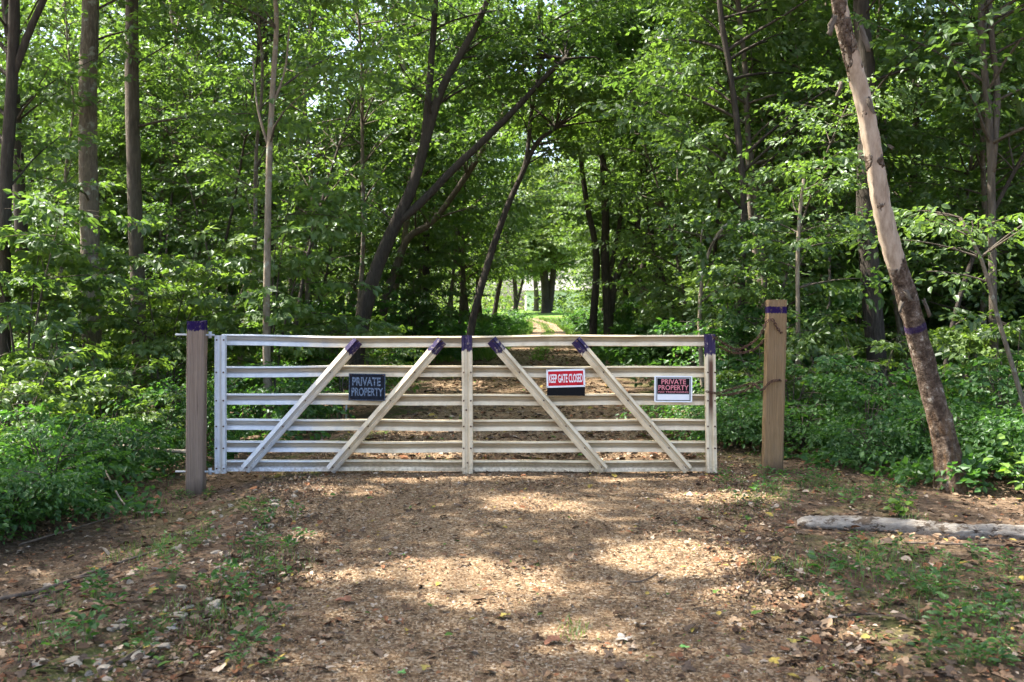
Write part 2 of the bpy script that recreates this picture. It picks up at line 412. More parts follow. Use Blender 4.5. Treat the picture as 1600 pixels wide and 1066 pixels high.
def spray_leaves(O, D, s, size, g, flat=0.5):
    """expand sprays to leaves -> pos, axis, normal, size"""
    ps, ax, nr, sz = [], [], [], []
    k = g.integers(0, len(SPRAYS), len(O))
    up = unit(np.array([0, 0, 1.0])+g.normal(0, flat, (len(O), 3)))
    for t, (tp, td) in enumerate(SPRAYS):
        m = k == t
        if not m.any(): continue
        d = unit(D[m]); b = unit(np.cross(up[m], d)); u = np.cross(d, b); sc = s[m]
        p = O[m][:, None]+sc[:, None, None]*(tp[None, :, 0:1]*d[:, None]+tp[None, :, 1:2]*b[:, None]+tp[None, :, 2:3]*u[:, None])
        a = td[None, :, 0:1]*d[:, None]+td[None, :, 1:2]*b[:, None]+td[None, :, 2:3]*u[:, None]
        n = np.broadcast_to(u[:, None], a.shape)
        n_ = len(tp)*m.sum()
        p = p.reshape(-1, 3)+g.normal(0, 0.018, (n_, 3)); a = unit(a.reshape(-1, 3)+g.normal(0, 0.32, (n_, 3))-[0, 0, 0.28]); n = unit(n.reshape(-1, 3)+g.normal(0, 0.55, (n_, 3)))
        ps.append(p); ax.append(a); nr.append(n); sz.append(size*g.uniform(0.45, 1.35, n_))
    return [np.concatenate(q) for q in (ps, ax, nr, sz)]

def leaves_to_geo(geo, L, g, simple_leaf=False, mat=0, width=0.62, rnd=None, plain=False):
    p, a, n, s = L
    if len(p) == 0: return
    b = unit(np.cross(n, a)); n = np.cross(a, b)
    s = s[:, None]; w = width*0.5
    r = g.random(len(p)) if isinstance(rnd, str) else np.clip(.5*g.random(len(p))+.5*(.5+.28*np.sin(2.1*p[:, 0]+1.7*np.sin(1.9*p[:, 1]))+.28*np.sin(3.3*p[:, 2]+2.3*p[:, 1])), 0, .999) if rnd is None else rnd
    if simple_leaf:
        V = np.stack([p, p+s*(0.48*a+w*b+0.06*n), p+s*(a-0.08*n), p+s*(0.48*a-w*b+0.06*n)], 1)
        q = np.arange(len(p))[:, None]*4+np.array([0, 3, 2, 1])[None]
        geo.add(V.reshape(-1, 3), q, mat=mat, rnd=np.repeat(r, 4))
    else:
        V = np.stack([p, p+s*(0.28*a+w*b+0.07*n), p+s*(0.68*a+w*0.78*b+0.05*n), p+s*(1.0*a-0.10*n), p+s*(0.68*a-w*0.78*b+0.05*n), p+s*(0.28*a-w*b+0.07*n)], 1)
        i = np.arange(len(p))[:, None]*6
        q = np.concatenate([i+np.array([0, 3, 2, 1])[None], i+np.array([0, 5, 4, 3])[None]])
        geo.add(V.reshape(-1, 3), q, mat=mat, rnd=np.repeat(r, 6))

# where the photograph shows sun on the ground: (x, y, rx, ry)  -> gaps in the canopy along the sun's rays
def gpx(px, py, rx, ry):
    Y = CAMZ*FPX/(py-HOR); x = (px-800)/FPX*Y
    Y0 = CAMZ*FPX/(py+ry-HOR); Y1 = CAMZ*FPX/(py-ry-HOR)
    return (x, (Y0+Y1)/2, rx/FPX*Y, (Y1-Y0)/2)
PATCH = [gpx(*a) for a in [(745, 915, 125, 42), (820, 788, 80, 13), (530, 905, 60, 9), (1075, 878, 105, 28), (1220, 937, 125, 18), (935, 1005, 75, 36),
         (1330, 988, 80, 12), (545, 765, 80, 12), (1150, 782, 80, 9), (715, 604, 45, 7), (900, 610, 80, 8), (640, 672, 70, 9), (1000, 700, 90, 8), (1440, 845, 60, 8), (850, 552, 40, 4), (840, 510, 45, 3), (470, 840, 35, 8), (260, 700, 60, 18), (1000, 752, 70, 5)]]
PATCH = [(x, y, rx*1.15, ry*1.15) for x, y, rx, ry in PATCH]
PATCH += [(4.1, 7.35, .45, .5), (-4.2, 8.2, .55, .7), (-3.5, 10.8, .8, .7), (-5.4, 11.4, .7, .6), (-7.5, 16, 1.2, 1.2), (-3.5, 15, .8, 1.2), (5, 15, 1.0, 1.0), (1.2, 9.4, .5, .35), (-1.0, 9.6, .8, .4), (-0.5, 8.4, 1.0, .25), (1.3, 8.45, .6, .25), (3.9, 7.3, 0.35, 0.45), (-4.6, 9.8, 0.8, 0.7), (-6.2, 13.5, 1.2, 1.5), (3.0, 13.5, 0.8, 1.2), (2.3, 10.6, .5, .5), (-3.2, 11.5, .5, .9), (6.5, 11.5, 1.0, 1.2)]
# sun that reaches trunks (point in space)
SPOTS = [(P(1355, 200, 7.3), 0.45), (P(1330, 90, 7.2), 0.3), (P(142, 450, 18), 0.5), (P(418, 480, 12.7), 0.4), (P(290, 200, 24), 1.0)]
def sun_cull(p):
    h = p[:, 2]/SUNN[2]
    q = p-SUNN[None]*h[:, None]
    kill = np.zeros(len(p), bool)
    wob = 0.22*np.sin(5.1*q[:, 0]+1.3*np.sin(4.3*q[:, 1]))+0.22*np.sin(6.3*q[:, 1]+2.0*np.sin(3.1*q[:, 0]))
    for (x, y, rx, ry) in PATCH:
        kill |= (((q[:, 0]-x)/rx)**2+((q[:, 1]-y)/ry)**2 < (1.0+wob)) & (p[:, 2] > 1.0)
    for c, r in SPOTS:
        v = p-c; t = v@SUNN; d = np.linalg.norm(v-t[:, None]*SUNN, axis=1)
        kill |= (t > 0.3) & (d < r)
    return ~kill

def limb_pts(start, az, el, L, g, n=6, bend=-0.35):
    t = np.linspace(0, 1, n)
    e = el+bend*t
    step = L/(n-1)
    azs = az+np.cumsum(g.normal(0, 0.16, n))
    d = np.stack([np.cos(azs)*np.cos(e), np.sin(azs)*np.cos(e), np.sin(e)], 1)*step
    return start+np.vstack([np.zeros(3), np.cumsum(d[:-1], axis=0)])

def limbs_from(path, g, n, z0, z1, L0, L1, el=(0.2, 0.8), bias=None, r0=0.02, branch=None, spacing=0.17, spray=(0.45, 0.8), start=0.25, sides=4, base_z=0.0, cullb=False):
    """limbs off a trunk path between heights z0..z1; returns spray origins, dirs, scales"""
    O, D, S = [], [], []
    z = path[:, 2]-base_z
    for i in range(n):
        h = g.uniform(z0, z1)
        k = np.searchsorted(z, h) if np.all(np.diff(z) > 0) else int(np.argmin(abs(z-h)))
        k = min(max(k, 0), len(path)-1)
        st = path[k]
        az = g.uniform(0, 2*np.pi) if bias is None else g.normal(bias[0], bias[1])
        f = (h-z0)/max(1e-3, z1-z0); L = (L0*(1-f)+L1*f)*g.uniform(0.65, 1.2)
        pts = limb_pts(st, az, g.uniform(*el), L, g)
        if cullb and (~sun_cull(pts[1:])).mean() > 0.3: continue
        if branch is not None:
            V, Q, T, al = tube_np(pts, np.linspace(r0*L/2.0+0.004, 0.004, len(pts)), sides, cap=False)
            branch.add(V, Q)
        m = max(2, int(L*(1-start)/spacing))
        u = np.linspace(start, 1.0, m)*(len(pts)-1-1e-6); ii = u.astype(int); fr = (u-ii)[:, None]
        o = pts[ii]*(1-fr)+pts[np.minimum(ii+1, len(pts)-1)]*fr
        d = unit(pts[np.minimum(ii+1, len(pts)-1)]-pts[ii])
        sgn = np.where(np.arange(m) % 2 == 0, 1, -1)*g.uniform(0.4, 1.2, m); sgn[-1] = 0
        c, s = np.cos(sgn), np.sin(sgn)
        d2 = np.stack([d[:, 0]*c-d[:, 1]*s, d[:, 0]*s+d[:, 1]*c, d[:, 2]*0.6-g.uniform(0.0, 0.35, m)], 1)
        O.append(o); D.append(unit(d2)); S.append(g.uniform(*spray, m))
    if not O: return np.zeros((0, 3)), np.zeros((0, 3)), np.zeros(0)
    return np.concatenate(O), np.concatenate(D), np.concatenate(S)

# ------------------------------------------------------------------ the setting: ground, drive, lawn
def grid_mesh(name, xs, ys, zf, attrs=None):
    X, Y = np.meshgrid(xs, ys); Z = zf(X, Y)
    V = np.stack([X, Y, Z], -1).reshape(-1, 3)
    ny, nx = X.shape; idx = np.arange(nx*ny).reshape(ny, nx)
    Q = np.stack([idx[:-1, :-1], idx[:-1, 1:], idx[1:, 1:], idx[1:, :-1]], -1).reshape(-1, 4)
    at = {k: f(X, Y).ravel() for k, f in (attrs or {}).items()}
    return mesh_np(name, V, Q, None, at, None, True)
xs = np.concatenate([[-600, -300, -150, -80], np.arange(-50, -6, 1.0), np.arange(-6, 6, 0.12), np.arange(6, 50.1, 1.0), [80, 150, 300, 600]])
ys = np.concatenate([[-300, -100, -40, -15, -5], np.arange(0, 16, 0.12), np.arange(16, 40, 0.5), np.arange(40, 180, 2.0), [250, 400, 800, 1500]])
moss_f = lambda X, Y: np.clip(1-np.abs(np.abs(X-drive_c(Y))-1.9)/1.3, 0, 1)
tag(link('ground', grid_mesh('ground', xs, ys, gz, {'moss': moss_f}), M['ground']), 'forest floor of dark soil and leaf litter around the drive', kind='structure')

ys = np.concatenate([np.arange(-12, 20, 0.1), np.arange(20, 92, 0.5)])
u = np.linspace(-1, 1, 41)
edge_l = 0.16*np.sin(2.1*ys)+0.10*np.sin(5.3*ys+1)+0.05*np.sin(13*ys+.5); edge_r = 0.16*np.sin(1.7*ys+2)+0.10*np.sin(4.7*ys)+0.05*np.sin(11*ys)
hw = drive_h(ys)
X = drive_c(ys)[:, None]+np.where(u[None] < 0, u[None]*(hw+edge_l)[:, None], u[None]*(hw+edge_r)[:, None]); Y = np.broadcast_to(ys[:, None], X.shape)
Z = gz(X, Y)+0.004+0.010*(1-np.abs(u[None])**6)
idx = np.arange(X.size).reshape(X.shape)
Q = np.stack([idx[:-1, :-1], idx[:-1, 1:], idx[1:, 1:], idx[1:, :-1]], -1).reshape(-1, 4)
tag(link('gravel_drive', mesh_np('gravel_drive', np.stack([X, Y, Z], -1).reshape(-1, 3), Q, smooth=True), M['gravel']), 'tan gravel drive running under the gate into the wood', kind='structure')

def lawn_z(X, Y): return gz(X, Y)+0.02
tag(link('lawn', grid_mesh('lawn', np.linspace(-16, 26, 40), np.linspace(74, 128, 50), lambda X, Y: gz(X, Y)+0.03), M['lawn']), 'sunlit mown lawn at the far end of the drive', kind='structure')

def on_drive(x, y, m=0.0):
    return np.abs(x-drive_c(y)) < drive_h(y)+m

# gravel pebbles
g = np.random.default_rng(5)
n = 95000
y = 3.3+ (12.5-3.3)*g.random(n)**1.7; x = drive_c(y)+g.normal(0, 0.62, n)*drive_h(y)
keep = np.abs(x-drive_c(y)) < drive_h(y)*1.25
x, y = x[keep], y[keep]; n = len(x)
r = np.exp(g.normal(math.log(0.0062), 0.38, n))*(1+0.05*(y-3))
ang = g.uniform(0, 6.28, n)[:, None]+np.arange(5)[None]*1.2566+g.normal(0, .2, (n, 5)); rr = r[:, None]*g.uniform(0.7, 1.25, (n, 5))
z = gz(x, y)+0.010
ring = np.stack([x[:, None]+rr*np.cos(ang), y[:, None]+rr*np.sin(ang), np.broadcast_to((z-0.004)[:, None], ang.shape)], -1)
top = np.stack([x+g.normal(0, .3, n)*r, y+g.normal(0, .3, n)*r, z+r*g.uniform(0.5, 1.1, n)], -1)
V = np.concatenate([ring, top[:, None]], 1)
i = np.arange(n)[:, None]*6
T = np.concatenate([i+np.array([a, (a+1) % 5, 5])[None] for a in range(5)])
tag(link('gravel', Geo().add(V.reshape(-1, 3), tris=T, rnd=np.repeat(g.random(n), 6)).mesh('gravel'), M['pebble']), 'loose tan pebbles covering the drive', kind='stuff')

# leaf litter (uncountable)
def litter(n, xf, yf, size, g, lift=0.012):
    x, y = xf, yf; n = len(x)
    p = np.stack([x, y, gz(x, y)+lift+g.random(n)*0.02], 1)
    az = g.uniform(0, 6.28, n); a = np.stack([np.cos(az), np.sin(az), g.normal(0, .22, n)], 1)
    nr = unit(np.stack([g.normal(0, .35, n), g.normal(0, .35, n), np.ones(n)], 1))
    return p, unit(a), nr, size*np.exp(g.normal(0, .35, n))
geo = Geo()
g = np.random.default_rng(6)
y = 3.3+22*g.random(13000)**1.7; x = g.uniform(-1, 1, 13000)*(2.6+y*0.62); m = ~on_drive(x, y, -0.25); leaves_to_geo(geo, litter(0, x[m], y[m], .046, g), g, rnd='u')
y = 3.3+8*g.random(42000)**1.2; x = g.uniform(-1, 1, 42000)*(1.4+y*0.5); m = ~on_drive(x, y, -0.5+g.normal(0, .25, 42000)); leaves_to_geo(geo, litter(0, x[m], y[m], .021, g), g, True, width=.45, rnd='u')
y = 3.3+9*g.random(9000)**1.3; x = g.uniform(-1, 1, 9000)*(1.6+y*0.5); m = ~on_drive(x, y, -0.3); leaves_to_geo(geo, litter(0, x[m], y[m], .035, g), g, rnd='u')
y = 3.3+7*g.random(9000)**1.2; x = drive_c(y)+g.uniform(-1, 1, 9000)*1.8; leaves_to_geo(geo, litter(0, x, y, .014, g, 0.014), g, True, width=.4, rnd='u')
y = 3.3+7*g.random(1700)**1.3; x = drive_c(y)+g.uniform(-1, 1, 1700)*1.6; leaves_to_geo(geo, litter(0, x, y, .032, g, 0.02), g, rnd='u')
y = 9+24*g.random(5000)**1.5; x = drive_c(y)+g.uniform(-1, 1, 5000)*1.8; leaves_to_geo(geo, litter(0, x, y, .065, g, 0.02), g, rnd='u')
cx = g.uniform(-1.7, 1.9, 90); cy = 3.6+6*g.random(90); k = g.integers(0, 90, 2600); x = cx[k]+g.normal(0, .13, 2600); y = cy[k]+g.normal(0, .10, 2600); leaves_to_geo(geo, litter(0, x, y, .026, g, 0.02), g, rnd='u')
tag(link('leaf_litter', geo.mesh('leaf_litter'), M['litter']), 'brown dead leaves strewn over the ground', kind='stuff')

# ------------------------------------------------------------------ gate
GY = 8.5
def gx(px): return (px-800)/FPX*GY
def gzp(py): return CAMZ-(py-HOR)/FPX*GY
gate = empty('farm_gate', (gx(346), GY, 0))
tag(gate, 'long cream metal farm gate with six rails and purple tipped braces', 'gate')
def sweep(profile, L, nseg, wav=None, thick=0.003, attrs_from_end=False):
    """profile: list of (side, depth) with depth<0 towards the viewer; sweep along local Z from 0..L; closed thin sheet"""
    pf = np.array(profile, float); d = np.gradient(pf, axis=0); d = unit(d); nrm = np.stack([-d[:, 1], d[:, 0]], 1)
    if (nrm[:, 1].mean()) < 0: nrm = -nrm
    loop = np.vstack([pf, (pf+nrm*thick)[::-1]]); m = len(loop)
    t = np.linspace(0, L, nseg+1)
    V = np.zeros((nseg+1, m, 3)); V[:, :, 0] = loop[None, :, 0]; V[:, :, 1] = loop[None, :, 1]; V[:, :, 2] = t[:, None]
    if wav is not None: V[:, :, 0] += wav(t)[0][:, None]; V[:, :, 1] += wav(t)[1][:, None]
    idx = np.arange((nseg+1)*m).reshape(nseg+1, m)
    a = idx[:-1]; b = np.roll(idx, -1, 1)[:-1]; c = np.roll(idx, -1, 1)[1:]; dd = idx[1:]
    Q = np.stack([a, b, c, dd], -1).reshape(-1, 4)
    h = len(pf)
    cap = np.array([[i, i+1, m-2-i, m-1-i] for i in range(h-1)])
    Q = np.vstack([Q, cap, idx[-1][cap[:, ::-1]]])
    return V.reshape(-1, 3), Q
rail_prof = [(0.052, 0.030), (0.050, -0.018), (0.039, -0.023), (0.024, 0.036), (0.000, 0.040), (-0.014, -0.010), (-0.046, -0.022), (-0.052, 0.030)]
stile_prof = [(-0.050, 0.02), (-0.048, -0.022), (-0.026, -0.026), (-0.016, -0.014), (0.006, -0.014), (0.018, -0.026), (0.046, -0.022), (0.050, 0.02)]
brace_prof = [(-0.050, 0.018), (-0.048, -0.016), (-0.012, -0.034), (-0.002, -0.012), (0.014, -0.008), (0.022, -0.030), (0.046, -0.012), (0.050, 0.018)]
g = np.random.default_rng(8)
rails_y = [533.5, 581.5, 625.5, 665.5, 699.5, 729.5]
x0, x1 = gx(345), gx(1110)
to_x = Matrix(((0, 0, 1, 0), (0, 1, 0, 0), (1, 0, 0, 0), (0, 0, 0, 1)))     # local Z -> world X, local X -> world Z
for k, py in enumerate(rails_y):
    ph = g.uniform(0, 6.28, 4); amp = 0.006 if k else 0.014
    V, Q = sweep(rail_prof, x1-x0, 60, lambda t: (amp*np.sin(1.6*t+ph[0])*np.exp(-0.25*t)+0.0022*np.sin(4.7*t+ph[1]), 0.004*np.sin(2.1*t+ph[2])))
    W = np.stack([V[:, 2]+x0-gx(346), V[:, 1]+0.038, V[:, 0]+gzp(py)], 1)
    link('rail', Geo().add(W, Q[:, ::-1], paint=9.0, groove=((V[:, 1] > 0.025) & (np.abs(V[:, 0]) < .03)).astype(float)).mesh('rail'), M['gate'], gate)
def bar_between(name, a, b, prof, mat, y_off, mid=True):
    """bar from bottom point a to top point b (x,z) on the gate plane"""
    a = np.array(a); b = np.array(b); L = np.linalg.norm(b-a); ez = (b-a)/L; ex = np.array([ez[1], -ez[0]])
    V, Q = sweep(prof, L, 14, lambda t: (0.0015*np.sin(3*t+a[0]), 0.001*np.sin(5*t)))
    W = np.stack([a[0]+V[:, 0]*ex[0]+V[:, 2]*ez[0], V[:, 1]+y_off, a[1]+V[:, 0]*ex[1]+V[:, 2]*ez[1]], 1)
    W[:, 0] -= gx(346)
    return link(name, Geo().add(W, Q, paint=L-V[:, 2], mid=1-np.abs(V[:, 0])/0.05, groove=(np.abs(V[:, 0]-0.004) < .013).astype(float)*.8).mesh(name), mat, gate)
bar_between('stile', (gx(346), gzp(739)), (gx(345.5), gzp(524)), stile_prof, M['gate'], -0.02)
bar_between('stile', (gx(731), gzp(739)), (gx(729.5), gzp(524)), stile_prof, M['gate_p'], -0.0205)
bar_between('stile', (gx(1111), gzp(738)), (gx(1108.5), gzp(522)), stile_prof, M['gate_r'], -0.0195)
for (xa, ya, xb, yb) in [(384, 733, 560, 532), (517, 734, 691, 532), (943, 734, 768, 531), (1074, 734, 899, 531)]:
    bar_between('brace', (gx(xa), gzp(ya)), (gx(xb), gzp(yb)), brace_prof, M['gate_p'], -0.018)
# bolts on the stiles
bolt = Geo(); V, Q, T, al = tube_np([(0, 0, 0), (0, -0.006, 0), (0, -0.010, 0)], [0.008, 0.008, 0.004], 8); bolt.add(V, Q, T); bolt_me = bolt.mesh('bolt')
for px, py in [(341, 531), (352, 531), (341, 731), (352, 731), (731, 548), (731, 722), (729, 640)] + [(px_+dx, py_) for py_ in rails_y[1:5] for px_ in (346, 730.5, 1110) for dx in (-5.5, 5.5)]:
    link('bolt', bolt_me, M['rust'], gate, (gx(px)-gx(346), -0.044, gzp(py)))
for (xa, ya, xb, yb) in [(384, 733, 560, 532), (517, 734, 691, 532), (943, 734, 768, 531), (1074, 734, 899, 531)]:
    for py in rails_y:
        t = (ya-py)/(ya-yb); link('bolt', bolt_me, M['rust'], gate, (gx(xa+(xb-xa)*t)-gx(346), -0.026, gzp(py)))
# hinge rods running through the wooden post
def rod(name, a, b, r, mat, parent, sides=8):
    V, Q, T, al = tube_np([a, b], r, sides); return link(name, Geo().add(V, Q, T).mesh(name, True), mat, parent)
PLY = 8.42
for py in (523, 735):
    zz = gzp(py); a = rod('hinge_rod', (gx(279)-gx(346), PLY-GY, zz+0.003), (gx(338)-gx(346), PLY-GY+.03, zz-0.003), 0.0095, M['steel'], gate)
    V, Q, T, al = tube_np([(gx(331)-gx(346), PLY-GY+.03, zz-.03), (gx(331)-gx(346), PLY-GY+.03, zz+.03)], 0.016, 10)
    link('hinge_eye', Geo().add(V, Q, T).mesh('hinge_eye', True), M['steel'], a)

# ------------------------------------------------------------------ posts
def post(name, label, px, top, bot, Y, w, rz, mat, lean=0.0):
    zb = CAMZ-(bot-HOR)/FPX*Y; zt = CAMZ-(top-HOR)/FPX*Y
    x = (px-800)/FPX*Y; h = zt-zb+0.25
    nz = 30; zs = np.linspace(-0.25, zt-zb, nz); c = w/2; b = 0.012
    ring = np.array([(-c+b, -c), (0, -c+.0012), (c-b, -c), (c, -c+b), (c-.001, 0), (c, c-b), (c-b, c), (0, c), (-c+b, c), (-c, c-b), (-c+.001, 0), (-c, -c+b)])
    gg = np.random.default_rng(int(px))
    V = np.zeros((nz, 12, 3)); V[:, :, :2] = ring[None]+gg.normal(0, 0.0012, (nz, 12, 2)); V[:, :, 2] = zs[:, None]; V[:, :, 0] += lean*zs[:, None]
    V[-1, :, 2] += gg.normal(0, .003, 12)
    idx = np.arange(nz*12).reshape(nz, 12); Q = np.stack([idx[:-1], np.roll(idx, -1, 1)[:-1], np.roll(idx, -1, 1)[1:], idx[1:]], -1).reshape(-1, 4)
    V = np.vstack([V.reshape(-1, 3), [lean*zs[-1], 0, zs[-1]+.002]]); k = len(V)-1; i = np.arange(12)
    T = np.stack([idx[-1], np.roll(idx[-1], -1), np.full(12, k)], 1)
    o = link(name, Geo().add(V, Q, T, paint=(zt-zb)-V[:, 2]).mesh(name), mat, None, (x, Y, zb), (0, 0, rz))
    return tag(o, label, 'post')
post('gate_post', 'weathered square wooden post with solid purple painted top at hinge end of gate', 306, 502, 774, PLY, 0.152, math.radians(4), M['post_l'], -0.012+0.02)
rp = post('latch_post', 'tan square wooden post with purple band and rusty chain right of gate', 1206, 469, 741, 8.55, 0.176, math.radians(-8), M['post_r'], 0.025)

# ------------------------------------------------------------------ chain
def chain(name, label, pts_list):
    geo = Geo(); a = np.linspace(0, 2*np.pi, 10, endpoint=False)
    for pts in pts_list:
        pts = np.array(pts, float); c = catmull(pts, 400); s = np.concatenate([[0], np.cumsum(np.linalg.norm(np.diff(c, axis=0), axis=1))])
        step = 0.026; m = int(s[-1]/step)
        for i in range(m):
            t = (i+.5)*step; p = np.array([np.interp(t, s, c[:, k]) for k in range(3)]); p2 = np.array([np.interp(t+.01, s, c[:, k]) for k in range(3)])
            d = unit(p2-p); sd = unit(np.cross(d, [0.1, 0.2, 1.0])); up = np.cross(sd, d)
            w = unit(sd+up) if i % 2 else unit(sd-up)
            loop = p+0.021*np.cos(a)[:, None]*d+0.012*np.sin(a)[:, None]*w
            loop = np.vstack([loop, loop[:1]]); V, Q, T, al = tube_np(loop, 0.0036, 5, cap=False); geo.add(V, Q)
    return tag(link(name, geo.mesh(name, True), M['rust']), label, 'chain')
def pz(px, py, Y): return P(px, py, Y)
hf = 8.55-0.105; hb = 8.55+0.12
chain('chain', 'upper rusty chain looped from gate top corner round the tan post', [
    [pz(1114, 526, 8.44), pz(1128, 535, 8.46), pz(1152, 546, 8.5), pz(1176, 535, 8.46), pz(1190, 520, hf), pz(1198, 503, hf-.01), pz(1207, 500, hf-.01), pz(1214, 512, hf-.005), pz(1222, 521, hf+.02), pz(1226, 519, 8.6), pz(1222, 512, hb+.02), pz(1200, 525, hb+.02), pz(1180, 545, hb), pz(1150, 552, 8.6), pz(1120, 540, 8.55)]])
chain('chain', 'lower rusty chain looped from gate middle round the tan post', [
    [pz(1104, 612, 8.44), pz(1122, 614, 8.44), pz(1150, 606, 8.52), pz(1176, 600, 8.52), pz(1190, 609, hf), pz(1204, 597, hf-.01), pz(1218, 594, hf+.0), pz(1228, 595, 8.6), pz(1224, 594, hb+.02), pz(1200, 596, hb+.02), pz(1185, 598, hb), pz(1160, 612, 8.6), pz(1125, 618, 8.53), pz(1104, 614, 8.52)]])

# ------------------------------------------------------------------ signs
M['sign_black'] = simple('sign_black_faded', (0.009, 0.012, 0.020), 0.6, 0.12, 20, 0.5)
M['sign_blackgloss'] = simple('sign_black', (0.005, 0.0055, 0.007), 0.5, 0.12)
M['sign_red'] = simple('sign_red', (0.50, 0.008, 0.022), 0.45, 0.2)
M['sign_white'] = simple('sign_white', (0.78, 0.80, 0.82), 0.45, 0.4)
M['sign_ghost'] = simple('sign_worn_lettering', (0.115, 0.155, 0.22), 0.6, 0.2, 70, 0.9)
M['sign_pink'] = simple('sign_faded_red_lettering', (0.62, 0.22, 0.25), 0.5, 0.2)
def text_mesh(s, w, h, offset=0.0):
    cu = bpy.data.curves.new('lettering', 'FONT'); cu.body = s; cu.offset = offset; cu.resolution_u = 3; cu.extrude = 0.02
    ob = bpy.data.objects.new('lettering_tmp', cu); COL.objects.link(ob)
    dg = bpy.context.evaluated_depsgraph_get(); me = bpy.data.meshes.new_from_object(ob.evaluated_get(dg))
    bpy.data.objects.remove(ob); bpy.data.curves.remove(cu)
    n = len(me.vertices); v = np.zeros(n*3); me.vertices.foreach_get('co', v); v = v.reshape(-1, 3)
    lo, hi = v.min(0), v.max(0)
    v[:, 0] = (v[:, 0]-(lo[0]+hi[0])/2)/(hi[0]-lo[0])*w; v[:, 1] = (v[:, 1]-(lo[1]+hi[1])/2)/(hi[1]-lo[1])*h; v[:, 2] = (v[:, 2]-lo[2])/(hi[2]-lo[2])*0.0006
    me.vertices.foreach_set('co', np.stack([v[:, 0], -v[:, 2], v[:, 1]], 1).astype(np.float32).ravel()); me.update()
    me.name = 'lettering'
    return me
def plate(w, h, t=0.002, r=0.008):
    pts = []
    for cx, cy, a0 in ((w/2-r, h/2-r, 0), (-w/2+r, h/2-r, 90), (-w/2+r, -h/2+r, 180), (w/2-r, -h/2+r, 270)):
        for a in (0, 30, 60, 90): pts.append((cx+r*math.cos(math.radians(a0+a)), cy+r*math.sin(math.radians(a0+a))))
    p = np.array(pts); m = len(p)
    F = np.stack([p[:, 0], np.full(m, -t/2), p[:, 1]], 1); B = F+[0, t, 0]
    V = np.vstack([F, B, [0, -t/2, 0], [0, t/2, 0]]); i = np.arange(m); j = (i+1) % m
    Q = np.stack([i, i+m, j+m, j], 1); T = np.vstack([np.stack([np.full(m, 2*m), i, j], 1), np.stack([np.full(m, 2*m+1), j+m, i+m], 1)])
    return V, Q[:, ::-1], T[:, :]
def panel(name, w, h, mat, parent=None, loc=(0, 0, 0), rot=0, t=0.002, r=0.008):
    V, Q, T = plate(w, h, t, r); me = Geo().add(V, Q, T).mesh(name); return link(name, me, mat, parent, loc, (0, rot, 0))
def letters(s, w, h, mat, parent, loc, off=0.0):
    return link('lettering', text_mesh(s, w, h, off), mat, parent, loc)
def frame_np(w, h, b):
    g_ = Geo()
    for (cx, cz, sx, sz) in ((0, h/2-b/2, w, b), (0, -h/2+b/2, w, b), (-w/2+b/2, 0, b, h-2*b), (w/2-b/2, 0, b, h-2*b)):
        v, q = box_np(cx, 0, cz, sx, 0.0006, sz); g_.add(v, q)
    return g_.mesh('border')
sy = GY-0.052
K = GY/FPX
def sc(px, py, Y=sy): p = P(px, py, Y); return tuple(p)
# faded black sign
s = panel('sign', 57*K, 42*K, M['sign_black'], None, sc(573.5, 605), math.radians(0.8), r=0.004)
tag(s, 'faded black sign with worn PRIVATE PROPERTY lettering on left half of gate', 'sign')
letters('PRIVATE', 44*K, 13.5*K, M['sign_ghost'], s, (-1*K, -0.0014, 8.5*K), 0.03)
letters('PROPERTY', 49*K, 13*K, M['sign_ghost'], s, (0.5*K, -0.0014, -7.5*K), 0.03)
link('border', frame_np(56*K, 41*K, 0.6*K), M['sign_ghost'], s, (0, -0.0012, 0))
def screws(s, w, h):
    for sx in (-1, 1):
        for sz in (-1, 1): o = link('screw', bolt_me, M['rust'], s, (sx*w, -0.001, sz*h)); o.scale = (.5, .35, .5)
screws(s, 25*K, 18.5*K)
# black backing sign, red sign wired over it
s = panel('sign', 59*K, 42*K, M['sign_blackgloss'], None, sc(884.5, 597.5), math.radians(0.3), r=0.003)
tag(s, 'plain black sign showing below the red KEEP GATE CLOSED sign', 'sign')
s = panel('sign', 60*K, 28*K, M['sign_white'], None, sc(884, 591.2, sy-0.006), math.radians(-1.6), r=0.003)
tag(s, 'red sign with white KEEP GATE CLOSED lettering and white border', 'sign')
panel('face', 54.5*K, 22.5*K, M['sign_red'], s, (0, -0.0014, 0), 0, 0.0008, 0.002)
letters('KEEP GATE CLOSED', 52.5*K, 13.5*K, M['sign_white'], s, (0, -0.002, 0), 0.022)
panel('mark', 7*K, 1.2*K, M['sign_blackgloss'], s, (21*K, -0.0021, -9.6*K), 0, 0.0006, 0.001)
screws(s, 28.6*K, 12.5*K)
# black and white no trespassing sign
s = panel('sign', 59*K, 41*K, M['sign_white'], None, sc(1052, 608), math.radians(0.4), r=0.012)
tag(s, 'black and white sign with pink PRIVATE PROPERTY lettering near right gate end', 'sign')
link('border', frame_np(54*K, 36.5*K, 1.0*K), M['sign_blackgloss'], s, (0, -0.0014, 0))
panel('face', 50.5*K, 24*K, M['sign_blackgloss'], s, (0, -0.0014, 4.6*K), 0, 0.0008, 0.002)
letters('PRIVATE', 38*K, 7.8*K, M['sign_pink'], s, (0.5*K, -0.0022, 11.3*K), 0.02)
letters('PROPERTY', 47*K, 7.8*K, M['sign_pink'], s, (0.3*K, -0.0022, 2.2*K), 0.02)
letters('NO TRESPASSING', 46.5*K, 2.6*K, M['sign_pink'], s, (0.3*K, -0.0022, -4.6*K), 0.02)
link('border', frame_np(50.5*K, 10*K, 0.5*K), M['sign_blackgloss'], s, (0, -0.0014, -12.6*K))

